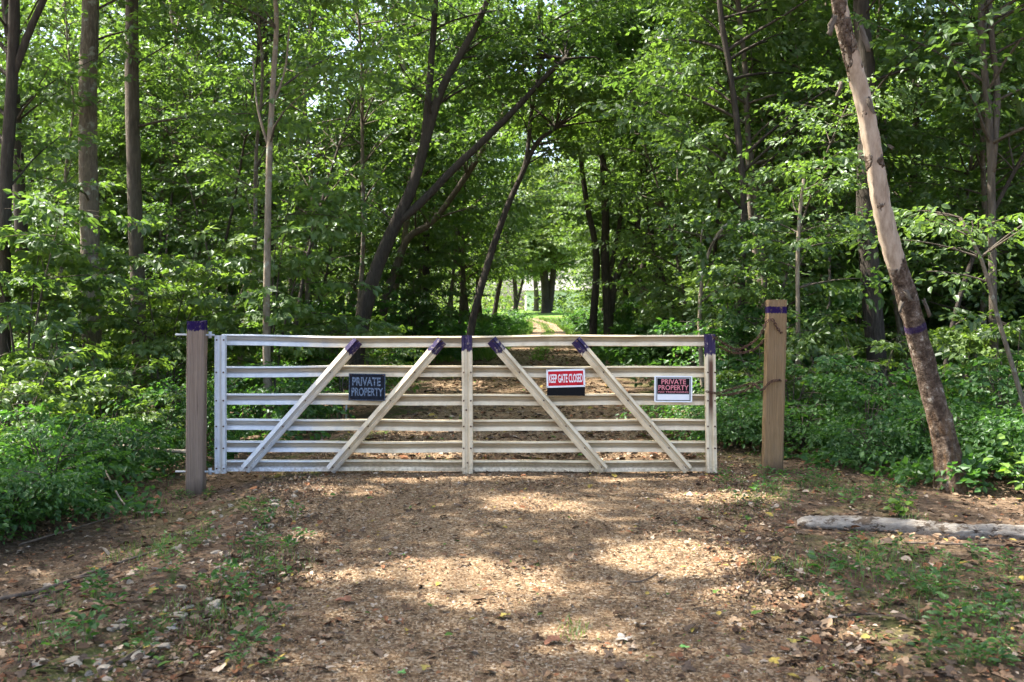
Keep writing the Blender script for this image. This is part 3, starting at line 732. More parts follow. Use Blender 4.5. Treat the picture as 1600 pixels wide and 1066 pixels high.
# ------------------------------------------------------------------ trees in view, plus added unseen shade trees
TREES = []
def tree(name, label, Y, stems, bark, top=14.0, limbs=None, canopy=None, seed=0, group='trees of the wood', leafmat='leaf', simple_leaf=False, leaf=0.108, sides=10, base_spread=1.35, rough=0.075, cull=True, res=5.0):
    """stems: list of (pixel polyline from base up, width px at base, width px at end, carry on upwards?)"""
    g = np.random.default_rng(1000+seed)
    bx = None; tg = Geo(); bgeo = Geo(); L = []; paths = []
    for (pl, w0, w1, go) in stems:
        pts = [P(*(q if len(q) == 3 else (q[0], q[1], Y))) for q in pl]
        if bx is None:
            gzv = float(gz(pts[0][0], pts[0][1])); b = pts[0].copy()
            d = (pts[0]-pts[1])/max(1e-3, (pts[1][2]-pts[0][2]))
            if pts[0][2] > gzv: b = pts[0]+d*(pts[0][2]-gzv)*0.6; b[2] = gzv
            if pts[0][2]-gzv > 0.05: pts = [b]+pts
            bx = np.array([pts[0][0], pts[0][1], gzv]); pts[0] = pts[0]-[0, 0, 0.12]
        r0 = w0/2/FPX*Y; r1 = w1/2/FPX*Y
        if go:
            d = pts[-1]-pts[-2]; d = d/max(d[2], 0.3); z = pts[-1][2]; zt = top*g.uniform(.9, 1.05)
            m = 4
            for k in range(1, m+1):
                st = (zt-z)/m; d = d*np.array([.5, .5, 1]); pts.append(pts[-1]+d*st+np.array([g.normal(0, .12), g.normal(0, .12), 0]))
        ln = np.linalg.norm(pts[-1]-pts[0]); nn = max(8, int(ln*res))
        c = catmull(pts, nn)
        zf = np.linspace(0, 1, nn)
        npix = len(pl)/len(pts) if go else 1.0
        rad = np.interp(zf, [0, npix, 1], [r0, r1, r1*0.25 if go else r1])
        if stems.index((pl, w0, w1, go)) == 0: rad = rad*(1+(base_spread-1)*np.exp(-np.linspace(0, ln, nn)/0.35))
        V, Q, T, al = tube_np(c, rad, sides, rough, True, seed+7)
        tg.add(V, Q, T, along=al)
        paths.append(c)
    for spec in (limbs or []):
        si, n, z0, z1, l0, l1 = spec[:6]; kw = spec[6] if len(spec) > 6 else {}
        size = kw.pop('leaf', leaf) if 'leaf' in kw else leaf
        kw = dict(kw)
        O, D, S = limbs_from(paths[si], g, n, z0, z1, l0, l1, branch=bgeo, cullb=cull, **kw)
        k = sun_cull(O) if cull else np.ones(len(O), bool)
        L.append((spray_leaves(O[k], D[k], S[k], size, g), simple_leaf))
    if canopy:
        n, z0, z1, l0, l1 = canopy
        for si in range(len(stems)):
            if not stems[si][3]: continue
            O, D, S = limbs_from(paths[si], g, n, z0, z1, l0, l1, branch=bgeo, el=(0.1, 0.9), spacing=0.40, spray=(1.0, 1.6), start=0.25, r0=0.013, cullb=cull)
            L.append((spray_leaves(O, D, S, 0.15, g, 0.45), True))
    root = empty(name, bx)
    tag(root, label, 'tree', group)
    link('trunk', tg.mesh('trunk', True, bx), M[bark] if isinstance(bark, str) else bark, root)
    if bgeo.n: link('branches', bgeo.mesh('branches', True, bx), M['bark_dark'] if bark == 'bark_dark' else M['bark'], root)
    if L:
        cg = Geo()
        for arr, sl in L:
            k = sun_cull(arr[0]) if cull else np.ones(len(arr[0]), bool)
            k &= ~((np.abs(arr[0][:, 0]-drive_c(arr[0][:, 1])) < 2.0) & (arr[0][:, 2] < 2.6))
            leaves_to_geo(cg, [q[k] for q in arr], g, sl)
        link('crown', cg.mesh('crown', False, bx), M[leafmat], root)
    return root

CAN = (20, 8.0, 16, 4.4, 2.4)
def LM(si, n, z0, z1, l0, l1, **kw): return (si, n, z0, z1, l0, l1, kw)
# -- left of the gate
tree('forked_tree', 'dark forked trunk at left edge, branch leaning right at the top', 12.0, [([(6, 640), (8, 480), (8, 300), (18, 130), (22, 0)], 21, 17, True), ([(20, 120), (42, 60), (68, 0), (110, -90)], 12, 9, True)], 'bark_dark', limbs=[LM(0, 25, 2.6, 8, 2.2, 2.6)], canopy=(64, 7.5, 15, 4.6, 2.6), seed=1)
tree('slim_tree', 'dark trunk just right of the forked tree at left edge', 14.0, [([(42, 620), (38, 480), (32, 330), (26, 210), (18, 90)], 22, 17, True)], 'bark_dark', limbs=[LM(0, 22, 3, 9, 2.2, 2.4)], canopy=(64, 7.5, 15, 4.6, 2.6), seed=2)
tree('straight_tree', 'thick straight grey brown trunk, tallest bare stem on the left', 14.5, [([(144, 625), (143, 480), (140, 300), (138, 120), (141, 0)], 31, 26, True)], 'bark_grey', limbs=[LM(0, 7, 2.8, 5.5, 1.8, 2.2, bias=(1.3, 1.6)), LM(0, 19, 5.5, 10, 2.0, 2.6, bias=(1.57, 1.0))], canopy=CAN, seed=3, sides=14)
tree('straight_tree', 'slimmer straight trunk second right of the thick grey trunk', 15.5, [([(219, 600), (217, 500), (211, 330), (207, 150), (206, 0)], 25, 20, True)], 'bark', limbs=[LM(0, 19, 5.5, 10, 2.0, 2.6, bias=(1.57, 1.0)), LM(0, 1, 4.4, 4.5, 2.6, 2.6, bias=(0.1, .05))], canopy=CAN, seed=4, sides=12)
tree('leaning_tree', 'pale slender trunk leaning left behind the slimmer straight trunk', 27.0, [([(280, 560), (264, 365), (238, 260), (222, 160), (205, 60)], 14, 9, True)], 'bark_grey', limbs=[LM(0, 38, 3, 12, 2.2, 2.4)], seed=5, simple_leaf=True, leaf=.135)
tree('multi_stem_tree', 'cluster of pale slender stems left of the gate, above the hinge post', 23.0, [([(292, 570), (284, 440), (276, 300), (277, 180), (278, 80)], 11, 7, True), ([(292, 520), (288, 400), (287, 260), (300, 130), (306, 60)], 12, 8, True), ([(296, 520), (304, 430), (316, 350), (328, 210), (342, 120)], 10, 6, True), ([(284, 500), (262, 440), (268, 360)], 5, 3, False)], 'bark_pale', limbs=[LM(0, 25, 3.5, 11, 1.8, 2.2), LM(2, 25, 3.0, 11, 1.8, 2.2)], seed=6, simple_leaf=True, leaf=.125)
tree('slender_tree', 'slender pale trunk rising behind the left part of gate', 12.6, [([(419, 655), (416, 520), (418, 380), (421, 250), (426, 140), (432, 20)], 14, 8, True), ([(419, 230), (402, 165), (395, 90)], 4.5, 2.5, False), ([(424, 170), (445, 110), (452, 40)], 4, 2.5, False)], 'bark_pale', top=10, limbs=[LM(0, 28, 3.4, 9, 1.6, 2.0)], seed=7, canopy=(14, 7, 11, 3.4, 2.2))
tree('dark_tree', 'dark thick trunk directly behind the slender pale trunk', 24.0, [([(420, 560), (416, 440), (415, 260), (412, 120), (408, 0)], 24, 18, True)], 'bark_dark', limbs=[LM(0, 35, 4, 12, 2.2, 2.6)], canopy=CAN, seed=8, simple_leaf=True, leaf=.13)
tree('crooked_tree', 'thin crooked trunk between the slender pale trunk and big forked tree', 20.0, [([(478, 570), (482, 420), (490, 345), (484, 250), (476, 150)], 9, 6, True)], 'bark_grey', limbs=[LM(0, 41, 2.5, 9, 1.8, 2.2)], seed=9, simple_leaf=True, leaf=.125, top=11)
tree('forked_tree', 'big dark tree leaning right over the drive, forked into long limbs', 16.5, [([(553, 590), (566, 505), (588, 420), (620, 345), (645, 290), (664, 225), (690, 140), (728, 70), (762, 0)], 28, 10, True),
      ([(618, 350), (660, 315), (705, 268), (760, 215), (815, 160), (850, 122), (884, 92)], 14, 7, False), ([(661, 232), (668, 170), (674, 90), (680, 0)], 12, 9, True)], 'bark_dark', limbs=[LM(0, 10, 2.6, 5.5, 1.3, 2.0, bias=(1.57, 1.8)), LM(0, 25, 5, 10, 1.8, 2.4, bias=(1.57, 1.3)), LM(1, 16, 5.0, 9, 1.5, 2.2, bias=(1.3, 1.3)), LM(2, 22, 5.0, 10, 1.6, 2.2, bias=(1.9, 1.4))], canopy=(18, 9, 15, 4, 2.4), seed=10, sides=12, rough=.07)
tree('slim_tree', 'slim brown trunk close behind the base of the big forked tree', 22.0, [([(590, 580), (600, 480), (622, 410), (640, 370), (690, 330)], 15, 9, True)], 'bark', limbs=[LM(0, 35, 3, 10, 2.0, 2.2)], seed=11, simple_leaf=True, leaf=.125)
tree('slim_tree', 'short pale trunk between big forked tree and leaning drive tree', 24.0, [([(612, 560), (616, 470), (628, 400), (640, 300), (645, 180), (620, 60)], 11, 7, True)], 'bark_pale', limbs=[LM(0, 38, 3, 10, 2.0, 2.2)], seed=12, simple_leaf=True, leaf=.13)
tree('leaning_tree', 'slender dark tree leaning right beside left edge of drive', 18.0, [([(728, 590), (737, 510), (762, 415), (790, 330), (812, 280), (838, 225), (868, 200)], 15, 6, False), ([(800, 308), (822, 250), (830, 180), (842, 100)], 8, 5, True)], 'bark_dark', limbs=[LM(0, 25, 4.2, 8, 1.4, 2.0, bias=(1.57, 1.5)), LM(1, 22, 5, 10, 1.6, 2.2)], seed=13, simple_leaf=True, leaf=.12)
for k, (x, y, sd) in enumerate([(-6.4, 9.2, 41), (-7.9, 12.2, 42), (-5.0, 5.2, 43), (-7.4, 6.4, 44)]):  # unseen trees added out of view so their canopies shade the foreground
    pxx = 800+x/y*FPX
    tree('unseen_shade_tree', ['tall unseen shade tree standing just outside the left edge', 'tall unseen shade tree beyond the left edge shrubs', 'tall unseen shade tree nearest the viewer on the left', 'tall unseen shade tree farthest out on the left'][k], y, [([(pxx, HOR+CAMZ*FPX/y), (pxx+10, HOR-1.5*FPX/y), (pxx-8, HOR-4*FPX/y)], .3*FPX/y, .24*FPX/y, True)], 'bark', canopy=(80, 7.0, 14, 5.0, 2.6), top=14, seed=sd, group='unseen shade trees left of the drive')
# -- right of the drive
tree('multi_stem_tree', 'clump of dark stems beyond the gate on the right of the drive', 24.0, [([(928, 555), (927, 500), (932, 420), (928, 370), (917, 320), (905, 230)], 15, 8, True), ([(952, 550), (950, 480), (945, 400), (946, 330), (940, 200)], 17, 9, True), ([(952, 510), (962, 440), (983, 390), (996, 350), (1010, 250)], 11, 7, True), ([(948, 500), (955, 420), (968, 350), (972, 260)], 9, 6, True)], 'bark_dark', limbs=[LM(0, 25, 5, 12, 2, 2.6), LM(1, 28, 5, 12, 2, 2.6), LM(2, 25, 5, 12, 2, 2.6)], seed=14, simple_leaf=True, leaf=.145)
tree('slim_tree', 'slim dark trunk right of the dark stem clump, tilted left', 24.0, [([(1042, 560), (1035, 470), (1020, 380), (1010, 310), (998, 220)], 13, 8, True)], 'bark_dark', limbs=[LM(0, 48, 3, 11, 2.2, 2.4)], seed=15, simple_leaf=True, leaf=.135)
tree('slim_tree', 'thin dark trunk curving up right of gate, nearest the road opening', 13.2, [([(1158, 600), (1158, 460), (1163, 330), (1152, 200), (1140, 110), (1124, 0)], 12, 9, True)], 'bark_dark', limbs=[LM(0, 35, 2.6, 9, 2.0, 2.4)], canopy=(16, 8, 14, 3.8, 2.2), seed=16)
tree('slim_tree', 'slender sunlit brown trunk just left of the tan post', 14.2, [([(1196, 560), (1194, 430), (1180, 300), (1168, 200), (1160, 60)], 11, 8, True)], 'bark', limbs=[LM(0, 35, 2.8, 10, 2.0, 2.4)], canopy=(16, 9, 14, 3.8, 2.2), seed=17)
tree('dark_tree', 'broad dark shaded trunk behind the tan post', 17.0, [([(1262, 560), (1258, 430), (1240, 270), (1230, 120), (1226, 0)], 28, 22, True)], 'bark_dark', limbs=[LM(0, 35, 4, 12, 2.4, 2.6)], canopy=CAN, seed=18, simple_leaf=True, leaf=.135)
tree('thick_tree', 'thick rough trunk standing behind the leaning barkless tree', 12.4, [([(1372, 610), (1362, 460), (1354, 330), (1356, 200), (1352, 100), (1346, 0)], 32, 26, True)], 'bark_dark', limbs=[LM(0, 12, 2.2, 4.8, 1.2, 1.8), LM(0, 25, 4.5, 9, 2.2, 2.6)], canopy=CAN, seed=19, sides=14, rough=.08)
tree('slim_tree', 'slim trunk near right edge with paler peeling patches', 11.5, [([(1556, 640), (1552, 500), (1550, 350), (1546, 200), (1535, 80), (1533, 0)], 14, 10, True), ([(1550, 270), (1558, 150), (1550, 60)], 12, 8, True)], 'bark', limbs=[LM(0, 25, 3.2, 8, 1.8, 2.2)], canopy=(16, 7, 13, 3.8, 2.2), seed=20)
tree('young_tree', 'thin pale sapling right of the tan post', 11.5, [([(1250, 640), (1247, 520), (1246, 420), (1249, 340), (1256, 280)], 8, 5, False)], 'bark_pale', limbs=[LM(0, 19, 1.6, 2.9, .9, .6)], seed=21)
tree('young_tree', 'thin pale sapling forked behind the right end of gate', 13.0, [([(1098, 600), (1093, 500), (1100, 420), (1118, 372), (1136, 350)], 8, 4, False), ([(1099, 430), (1094, 390), (1100, 340)], 4, 2, False)], 'bark_pale', limbs=[LM(0, 19, 1.4, 2.6, .9, .7)], seed=22)
tree('young_tree', 'slender grey sapling slanting at right edge', 8.6, [([(1618, 700), (1590, 600), (1560, 500), (1535, 410), (1500, 340)], 9, 5, False)], 'bark_grey', limbs=[LM(0, 16, 1.5, 2.3, .8, .6)], seed=23, leaf=.065)

# leaning peeled tree in the foreground
def peeled_mat():
    m, nt, out = new_mat('peeling_bark')
    al = attr(nt, 'along')
    n1 = noise(nt, 4.0, 7, 0.66, mapscale=(5, 5, 1.5)); n2 = noise(nt, 16, 6, 0.7); n3 = noise(nt, 5.5, 4, 0.6, mapscale=(1.5, 1.5, 0.8))
    wood = ramp(nt, n1, [(0.25, (0.17, 0.125, 0.09)), (0.45, (0.29, 0.225, 0.165)), (0.75, (0.44, 0.37, 0.29))])
    bark = ramp(nt, n2, [(0.33, (0.025, 0.017, 0.013)), (0.48, (0.085, 0.06, 0.043)), (0.6, (0.17, 0.13, 0.10)), (0.68, (0.36, 0.34, 0.29))])
    # bark stays on the lowest 1.75 m except for a bare strip, and hangs on again higher up
    lowb = ramp(nt, math_n(nt, 'DIVIDE', al, 6.0), [(0, (1, 1, 1)), (0.29, (.95, .95, .95)), (0.35, (.4, .4, .4)), (0.375, (0, 0, 0)), (0.47, (0, 0, 0)), (0.487, (.8, .8, .8)), (0.505, (.1, .1, .1)), (0.58, (0.05, .05, .05)), (0.64, (.55, .55, .55)), (0.8, (.75, .75, .75))])
    f = math_n(nt, 'ADD', lowb, math_n(nt, 'MULTIPLY', math_n(nt, 'SUBTRACT', n3, 0.47), 2.3))
    f = math_n(nt, 'MULTIPLY', math_n(nt, 'SUBTRACT', f, 0.5), 7, True)
    c = mix(nt, f, wood, bark)
    rot = ramp(nt, math_n(nt, 'DIVIDE', al, 6.0), [(0, (.6, .6, .6)), (0.05, (.4, .4, .4)), (0.1, (.5, .5, .5)), (0.15, (0, 0, 0))])
    c = mix(nt, math_n(nt, 'MULTIPLY', rot, ramp(nt, n1, [(.45, (0, 0, 0)), (.6, (1, 1, 1))])), c, (0.16, 0.085, 0.035))
    # purple boundary ring sprayed round the trunk
    d = math_n(nt, 'ABSOLUTE', math_n(nt, 'SUBTRACT', math_n(nt, 'ADD', al, math_n(nt, 'MULTIPLY', n2, 0.02)), 1.51))
    ring = math_n(nt, 'MULTIPLY', math_n(nt, 'SUBTRACT', 0.036, d), 60, True)
    c = mix(nt, math_n(nt, 'MULTIPLY', ring, 0.8), c, PURPLE)
    hgt = math_n(nt, 'ADD', math_n(nt, 'MULTIPLY', n2, f), math_n(nt, 'MULTIPLY', f, 0.6))
    principled(nt, out, c, 0.9, bump(nt, hgt, 1.0, 0.05), spec=0.1)
    return m
M['peeled'] = peeled_mat()
LEAN = [(1488, 762, 7.75), (1478, 700, 7.74), (1460, 625, 7.72), (1438, 545, 7.7), (1416, 465, 7.65), (1394, 395, 7.6), (1379, 330, 7.55), (1368, 258, 7.5), (1358, 200, 7.47), (1344, 140, 7.45), (1330, 90, 7.4), (1316, 30, 7.35), (1300, -60, 7.3)]
lt = tree('leaning_dead_tree', 'leaning dead tree with peeled tan wood and purple ring, right foreground', 7.6, [(LEAN, 34, 21, True)], M['peeled'], top=8.0, limbs=None, seed=24, sides=30, base_spread=1.8, rough=0.11, res=14)
# loose bark flakes on it
g = np.random.default_rng(77)
for k, (px, py, Y, w, h, rz, tilt) in enumerate([(1300, 40, 7.26, .05, .16, .3, .25), (1311, 140, 7.33, .03, .12, -.2, .3), (1352, 60, 7.3, .05, .22, .5, -.3), (1361, 165, 7.36, .04, .14, .4, -.3), (1392, 230, 7.44, .06, .03, 0, .4), (1420, 462, 7.55, .04, .10, .3, -.4), (1448, 480, 7.6, .05, .16, .9, -.5), (1408, 480, 7.58, .03, .09, -.3, .2)]):
    p = P(px, py, Y); n_ = 5
    gr = np.array([[(i/(n_-1)-.5)*w*(1+.3*g.normal()), -0.012*(1-(2*i/(n_-1)-1)**2)+.004*g.normal(), (j/4-.5)*h+.004*g.normal()] for j in range(5) for i in range(n_)])
    idx = np.arange(25).reshape(5, 5); Q = np.stack([idx[:-1, :-1], idx[:-1, 1:], idx[1:, 1:], idx[1:, :-1]], -1).reshape(-1, 4)
    V2 = np.vstack([gr, gr+[0, .006, 0]]); Q2 = np.vstack([Q, Q[:, ::-1]+25])
    rim = [idx[0], idx[-1][::-1], idx[:, 0][::-1], idx[:, -1]]
    for e in rim:
        for a, b in zip(e[:-1], e[1:]): Q2 = np.vstack([Q2, [[b, a, a+25, b+25]]])
    o = link('bark_flake', Geo().add(V2, Q2).mesh('bark_flake', True), M['bark'], lt); o.location = p-np.array(lt.location); o.rotation_euler = (tilt*.4, tilt, rz)

# trees out on the lawn
tree('lawn_tree', 'large double trunk tree on the far lawn', 86.0, [([(854, 492), (852, 450), (848, 400), (848, 330)], 15, 9, True), ([(858, 486), (862, 450), (866, 410), (872, 340)], 11, 8, True)], 'bark_dark', top=16, limbs=[LM(0, 96, 4.6, 14, 5, 4, spacing=.5, spray=(1.2, 1.8)), LM(1, 96, 4.6, 14, 5, 4, spacing=.5, spray=(1.2, 1.8))], seed=30, simple_leaf=True, leaf=.30, leafmat='leaf_far', group='trees on the far lawn', cull=False)
tree('lawn_tree', 'smaller forked tree left of the double trunk lawn tree', 84.0, [([(806, 492), (806, 465), (803, 430), (800, 380)], 8, 5, True), ([(807, 480), (813, 455), (818, 430), (824, 380)], 5, 3, True)], 'bark_dark', top=11, limbs=[LM(0, 96, 3.4, 10, 4, 3, spacing=.5, spray=(1.2, 1.8))], seed=31, simple_leaf=True, leaf=.30, leafmat='leaf_far', group='trees on the far lawn', cull=False)
tree('lawn_tree', 'distant lawn tree standing left of the double trunk tree', 100.0, [([(838, 489), (838, 460), (836, 420)], 8, 6, True)], 'bark', top=10, limbs=[LM(0, 80, 3.8, 10, 4, 3, spacing=.5, spray=(1.2, 1.8))], seed=32, simple_leaf=True, leaf=.34, leafmat='leaf_far', group='trees on the far lawn', cull=False)

# ------------------------------------------------------------------ filler woodland: shared meshes, every tree its own object
def proto_tree(seed, H, r, z0, n, l0, l1, leaf, bark, simple_leaf=True, canopy=True):
    g = np.random.default_rng(seed)
    pts = [np.array([0, 0, -0.1])]
    d = np.array([g.normal(0, .06), g.normal(0, .06), 1.0])
    for k in range(6):
        d = d+np.array([g.normal(0, .05), g.normal(0, .05), 0]); pts.append(pts[-1]+d*H/6)
    c = catmull(pts, 26); V, Q, T, al = tube_np(c, np.linspace(r, r*.3, 26)*(1+.4*np.exp(-np.linspace(0, H, 26)/.4)), 8, .05, True, seed)
    tg = Geo().add(V, Q, T, along=al); bgeo = Geo(); cg = Geo()
    O, D, S = limbs_from(c, g, n, z0, H*.98, l0, l1, branch=bgeo, spacing=.21, spray=(.6, 1.0), start=.2)
    leaves_to_geo(cg, spray_leaves(O, D, S, leaf, g), g, simple_leaf)
    root = empty('woodland_tree', (0, 0, 0))
    link('trunk', tg.mesh('trunk', True), M[bark], root); link('branches', bgeo.mesh('branches', True), M['bark'], root); link('crown', cg.mesh('crown'), M['leaf'], root)
    return root
def proto_shrub(seed, H, stems, leaf, mat, spread=.5, n=10, l=.55, name='shrub', simple_leaf=False):
    g = np.random.default_rng(seed); bgeo = Geo(); cg = Geo()
    for k in range(stems):
        az = g.uniform(0, 6.28); out = g.uniform(.15, 1)*spread
        pts = [np.array([0, 0, -.05]), np.array([math.cos(az)*out*.35, math.sin(az)*out*.35, H*.5]), np.array([math.cos(az)*out, math.sin(az)*out, H*g.uniform(.75, 1.05)])]
        c = catmull(pts, 10); V, Q, T, al = tube_np(c, np.linspace(.008+.004*H, .003, 10), 5, 0, False); bgeo.add(V, Q)
        O, D, S = limbs_from(c, g, n, .15*H, H, l, l*.55, branch=bgeo, spacing=.16, spray=(.28, .5), start=.2, r0=.008, el=(0.0, .6), sides=3)
        leaves_to_geo(cg, spray_leaves(O, D, S, leaf, g, .3), g, simple_leaf)
    root = empty(name, (0, 0, 0))
    link('stems', bgeo.mesh('stems', True), M['bark'], root); link('foliage', cg.mesh('foliage'), M[mat], root)
    return root
PT = [proto_tree(201, 11, .09, 1.5, 90, 2.0, 1.3, .14, 'bark'), proto_tree(202, 13, .12, 2.0, 96, 2.3, 1.5, .145, 'bark_dark'), proto_tree(203, 9, .06, 1.0, 84, 1.8, 1.1, .135, 'bark_grey'), proto_tree(204, 14, .15, 2.8, 96, 2.7, 1.6, .15, 'bark_dark'), proto_tree(205, 7, .045, .7, 72, 1.5, .9, .125, 'bark')]
PS = [proto_shrub(301, 1.3, 4, .08, 'leaf_light', .6, 6, .55), proto_shrub(302, 1.0, 6, .06, 'leaf_low', .7, 5, .5), proto_shrub(303, 1.9, 3, .095, 'leaf_light', .6, 9, .75), proto_shrub(304, .65, 7, .055, 'leaf_low', .6, 5, .4), proto_shrub(305, 2.6, 3, .10, 'leaf', .6, 11, .9)]
used = set()
def place(proto, x, y, rz, s, label, cat, group):
    if proto.name in used: o = copy_tree(proto, (x, y, float(gz(x, y))), rz, s)
    else:
        used.add(proto.name); o = proto; o.location = (x, y, float(gz(x, y))); o.rotation_euler = (0, 0, rz); o.scale = (s, s, s)
    return tag(o, label, cat, group)
g = np.random.default_rng(21)
spots = []
def scatter(n, xr, yr, mind, margin):
    out = []
    tries = 0
    while len(out) < n and tries < 6000:
        tries += 1
        y = g.uniform(*yr); x = g.uniform(*xr)
        if abs(x-float(drive_c(y))) < float(drive_h(y))+margin: continue
        if any((x-a)**2+(y-b)**2 < mind**2 for a, b in spots): continue
        if abs(x) > y*0.62+5: continue
        spots.append((x, y)); out.append((x, y))
    return out
def region(x, y): return 'left' if x < float(drive_c(y)) else 'right'
for (x, y) in scatter(29, (-30, -2), (21, 50), 2.3, 1.5):
    place(PT[g.integers(0, 5)], x, y, g.uniform(0, 6.28), g.uniform(.85, 1.25), 'leafy tree in the deep wood left of the drive, behind the front trunks', 'tree', 'woodland trees left of the drive')
for (x, y) in scatter(35, (3, 32), (20, 50), 2.1, 1.5):
    place(PT[g.integers(0, 5)], x, y, g.uniform(0, 6.28), g.uniform(.85, 1.25), 'leafy tree in the deep wood right of the drive, behind the front trunks', 'tree', 'woodland trees right of the drive')
spots.clear()
def proto_canopy(seed):
    g = np.random.default_rng(seed); H = 17
    c = catmull([np.array([0, 0, -.1]), np.array([.1, .1, 6]), np.array([.2, -.2, 12]), np.array([0, 0, H])], 24)
    V, Q, T, al = tube_np(c, np.linspace(.19, .06, 24)*(1+.4*np.exp(-np.linspace(0, H, 24)/.4)), 9, .05, True, seed); bgeo = Geo(); cg = Geo()
    O, D, S = limbs_from(c, g, 70, 7.5, H, 4.8, 2.4, branch=bgeo, el=(.1, .9), spacing=.45, spray=(1.0, 1.6), start=.3)
    leaves_to_geo(cg, spray_leaves(O, D, S, .15, g, .45), g, True)
    root = empty('tall_tree', (0, 0, 0)); link('trunk', Geo().add(V, Q, T, along=al).mesh('trunk', True), M['bark'], root); link('branches', bgeo.mesh('branches', True), M['bark'], root); link('crown', cg.mesh('crown'), M['leaf'], root)
    return root
PC = [proto_canopy(401), proto_canopy(402)]
for (x, y) in [(-17, 24), (-11, 29), (-22, 36), (-9, 38)]:
    place(PC[g.integers(0, 2)], x, y, g.uniform(0, 6.28), g.uniform(.9, 1.15), 'tall canopy tree deep in the wood left of the drive', 'tree', 'tall canopy trees left of the drive')
for (x, y) in [(15, 22), (7.5, 29), (20, 30), (17, 37), (11, 8.0), (13.5, 14)]:
    place(PC[g.integers(0, 2)], x, y, g.uniform(0, 6.28), g.uniform(.9, 1.15), 'tall canopy tree deep in the wood right of the drive', 'tree', 'tall canopy trees right of the drive')
spots.clear()
for (x, y, k, s, lab) in [(-9.8, 20, 4, 1.0, 'young leafy tree between left edge trunks and thick grey trunk'), (-12, 19, 2, 1, 'young leafy tree at far left behind the dark trunks'), (-5.6, 18.5, 4, .8, 'young leafy tree between hinge post and slender pale trunk'), (-5.0, 23, 4, 1.0, 'young leafy tree just left of the big forked tree base'), (-8, 21, 2, .9, 'young leafy tree right of the slimmer straight trunk'),
        (5.0, 16.0, 4, 1.0, 'young leafy tree behind the upper chain and tan post'), (7.4, 14.5, 2, .9, 'young leafy tree right behind the leaning dead tree'), (6.0, 17.5, 2, 1.0, 'young leafy tree left of thick rough trunk, deep in shade'), (9.4, 16.5, 4, 1.1, 'young leafy tree near right edge behind the slim peeling trunk'), (3.9, 19.5, 4, .95, 'young leafy tree behind the right end of gate'), (9.8, 12.2, 4, 1.0, 'young leafy tree outside the right edge beside the slanting sapling'), (3.3, 12.4, 4, .60, 'small leafy tree spreading right above the tan post'), (12, 18, 2, 1.1, 'young leafy tree farthest right in the wood')]:
    place(PT[k], x, y, g.uniform(0, 6.28), s, lab, 'tree', 'young trees of the front wood')
def proto_pole(seed, H, r):
    g = np.random.default_rng(seed); pts = [np.array([0, 0, -.1])]; d = np.array([g.normal(0, .12), g.normal(0, .12), 1.0])
    for k in range(6): d = d+np.array([g.normal(0, .09), g.normal(0, .09), 0]); pts.append(pts[-1]+d*H/6)
    c = catmull(pts, 26); V, Q, T, al = tube_np(c, np.linspace(r, r*.25, 26), 7, .06, True, seed); bgeo = Geo(); cg = Geo()
    O, D, S = limbs_from(c, g, 26, H*.3, H, 1.5, 1.0, branch=bgeo, spacing=.2, spray=(.5, .8), start=.35, el=(.3, 1.0)); leaves_to_geo(cg, spray_leaves(O, D, S, .10, g), g, True)
    root = empty('pole_tree', (0, 0, 0)); link('trunk', Geo().add(V, Q, T, along=al).mesh('trunk', True), M['bark_grey' if seed % 2 else 'bark_dark'], root); link('branches', bgeo.mesh('branches', True), M['bark'], root); link('crown', cg.mesh('crown'), M['leaf'], root)
    return root
PP = [proto_pole(501, 9, .055), proto_pole(502, 8, .045), proto_pole(503, 7.5, .035)]
for (px, Y, lab) in [(70, 19, 'thin pole tree just right of the two dark left edge trunks'), (92, 21, 'thin pole tree close left of the thick grey trunk'), (178, 21, 'thin pole tree between thick grey trunk and slimmer straight trunk'), (250, 18, 'thin pole tree just right of the slimmer straight trunk'), (330, 19, 'thin pole tree right above the gate left stile'), (362, 15.5, 'thin pole tree between gate left stile and slender pale trunk'), (455, 17, 'thin pole tree just right of the slender pale trunk'), (520, 24, 'thin pole tree left of the big forked tree, farther back'), (540, 18, 'thin pole tree close beside the big forked tree base'), (650, 27, 'thin pole tree under the fork of the big leaning tree'), (690, 30, 'thin pole tree left of the slender leaning drive tree'),
        (1000, 26, 'thin pole tree right of the dark stem clump'), (1065, 22, 'thin pole tree behind the no trespassing sign'), (1110, 19, 'thin pole tree above the gate right stile'), (1215, 15, 'thin pole tree directly behind the tan post'), (1290, 14, 'thin pole tree midway between tan post and leaning tree'), (1320, 18, 'thin pole tree left of the thick rough trunk'), (1425, 15, 'thin pole tree just right of the leaning dead tree'), (1470, 12.5, 'thin pole tree above the leaning tree base'), (1505, 17, 'thin pole tree left of the slim peeling trunk'), (1585, 15, 'thin pole tree at the right edge')]:
    place(PP[g.integers(0, 3)], (px-800)/FPX*Y, Y, g.uniform(0, 6.28), g.uniform(.85, 1.2), lab, 'tree', 'thin pole trees of the wood')
for (x, y, k, s, rz) in [(-2.6, 27, 1, 1.0, 0), (4.6, 33, 3, .95, 1), (-1.6, 36, 3, 1.0, 2), (5.0, 40, 1, 1.1, 3), (-1.4, 44, 1, 1.1, 4), (5.6, 48, 3, 1.1, 5), (-1.2, 52, 3, 1.0, 6), (5.4, 56, 1, 1.1, 1), (-1.8, 31, 0, 1.1, 2)]:
    place(PT[k], x, y, rz, s, 'leafy tree arching over the drive well beyond the gate', 'tree', 'trees arching over the far drive')
spots.clear()
PU = [proto_shrub(321, 2.4, 4, .11, 'leaf_light', .8, 9, .95, simple_leaf=True), proto_shrub(322, 3.2, 3, .12, 'leaf', .8, 12, 1.1, simple_leaf=True), proto_shrub(323, 1.8, 5, .10, 'leaf_low', .8, 8, .8, simple_leaf=True)]
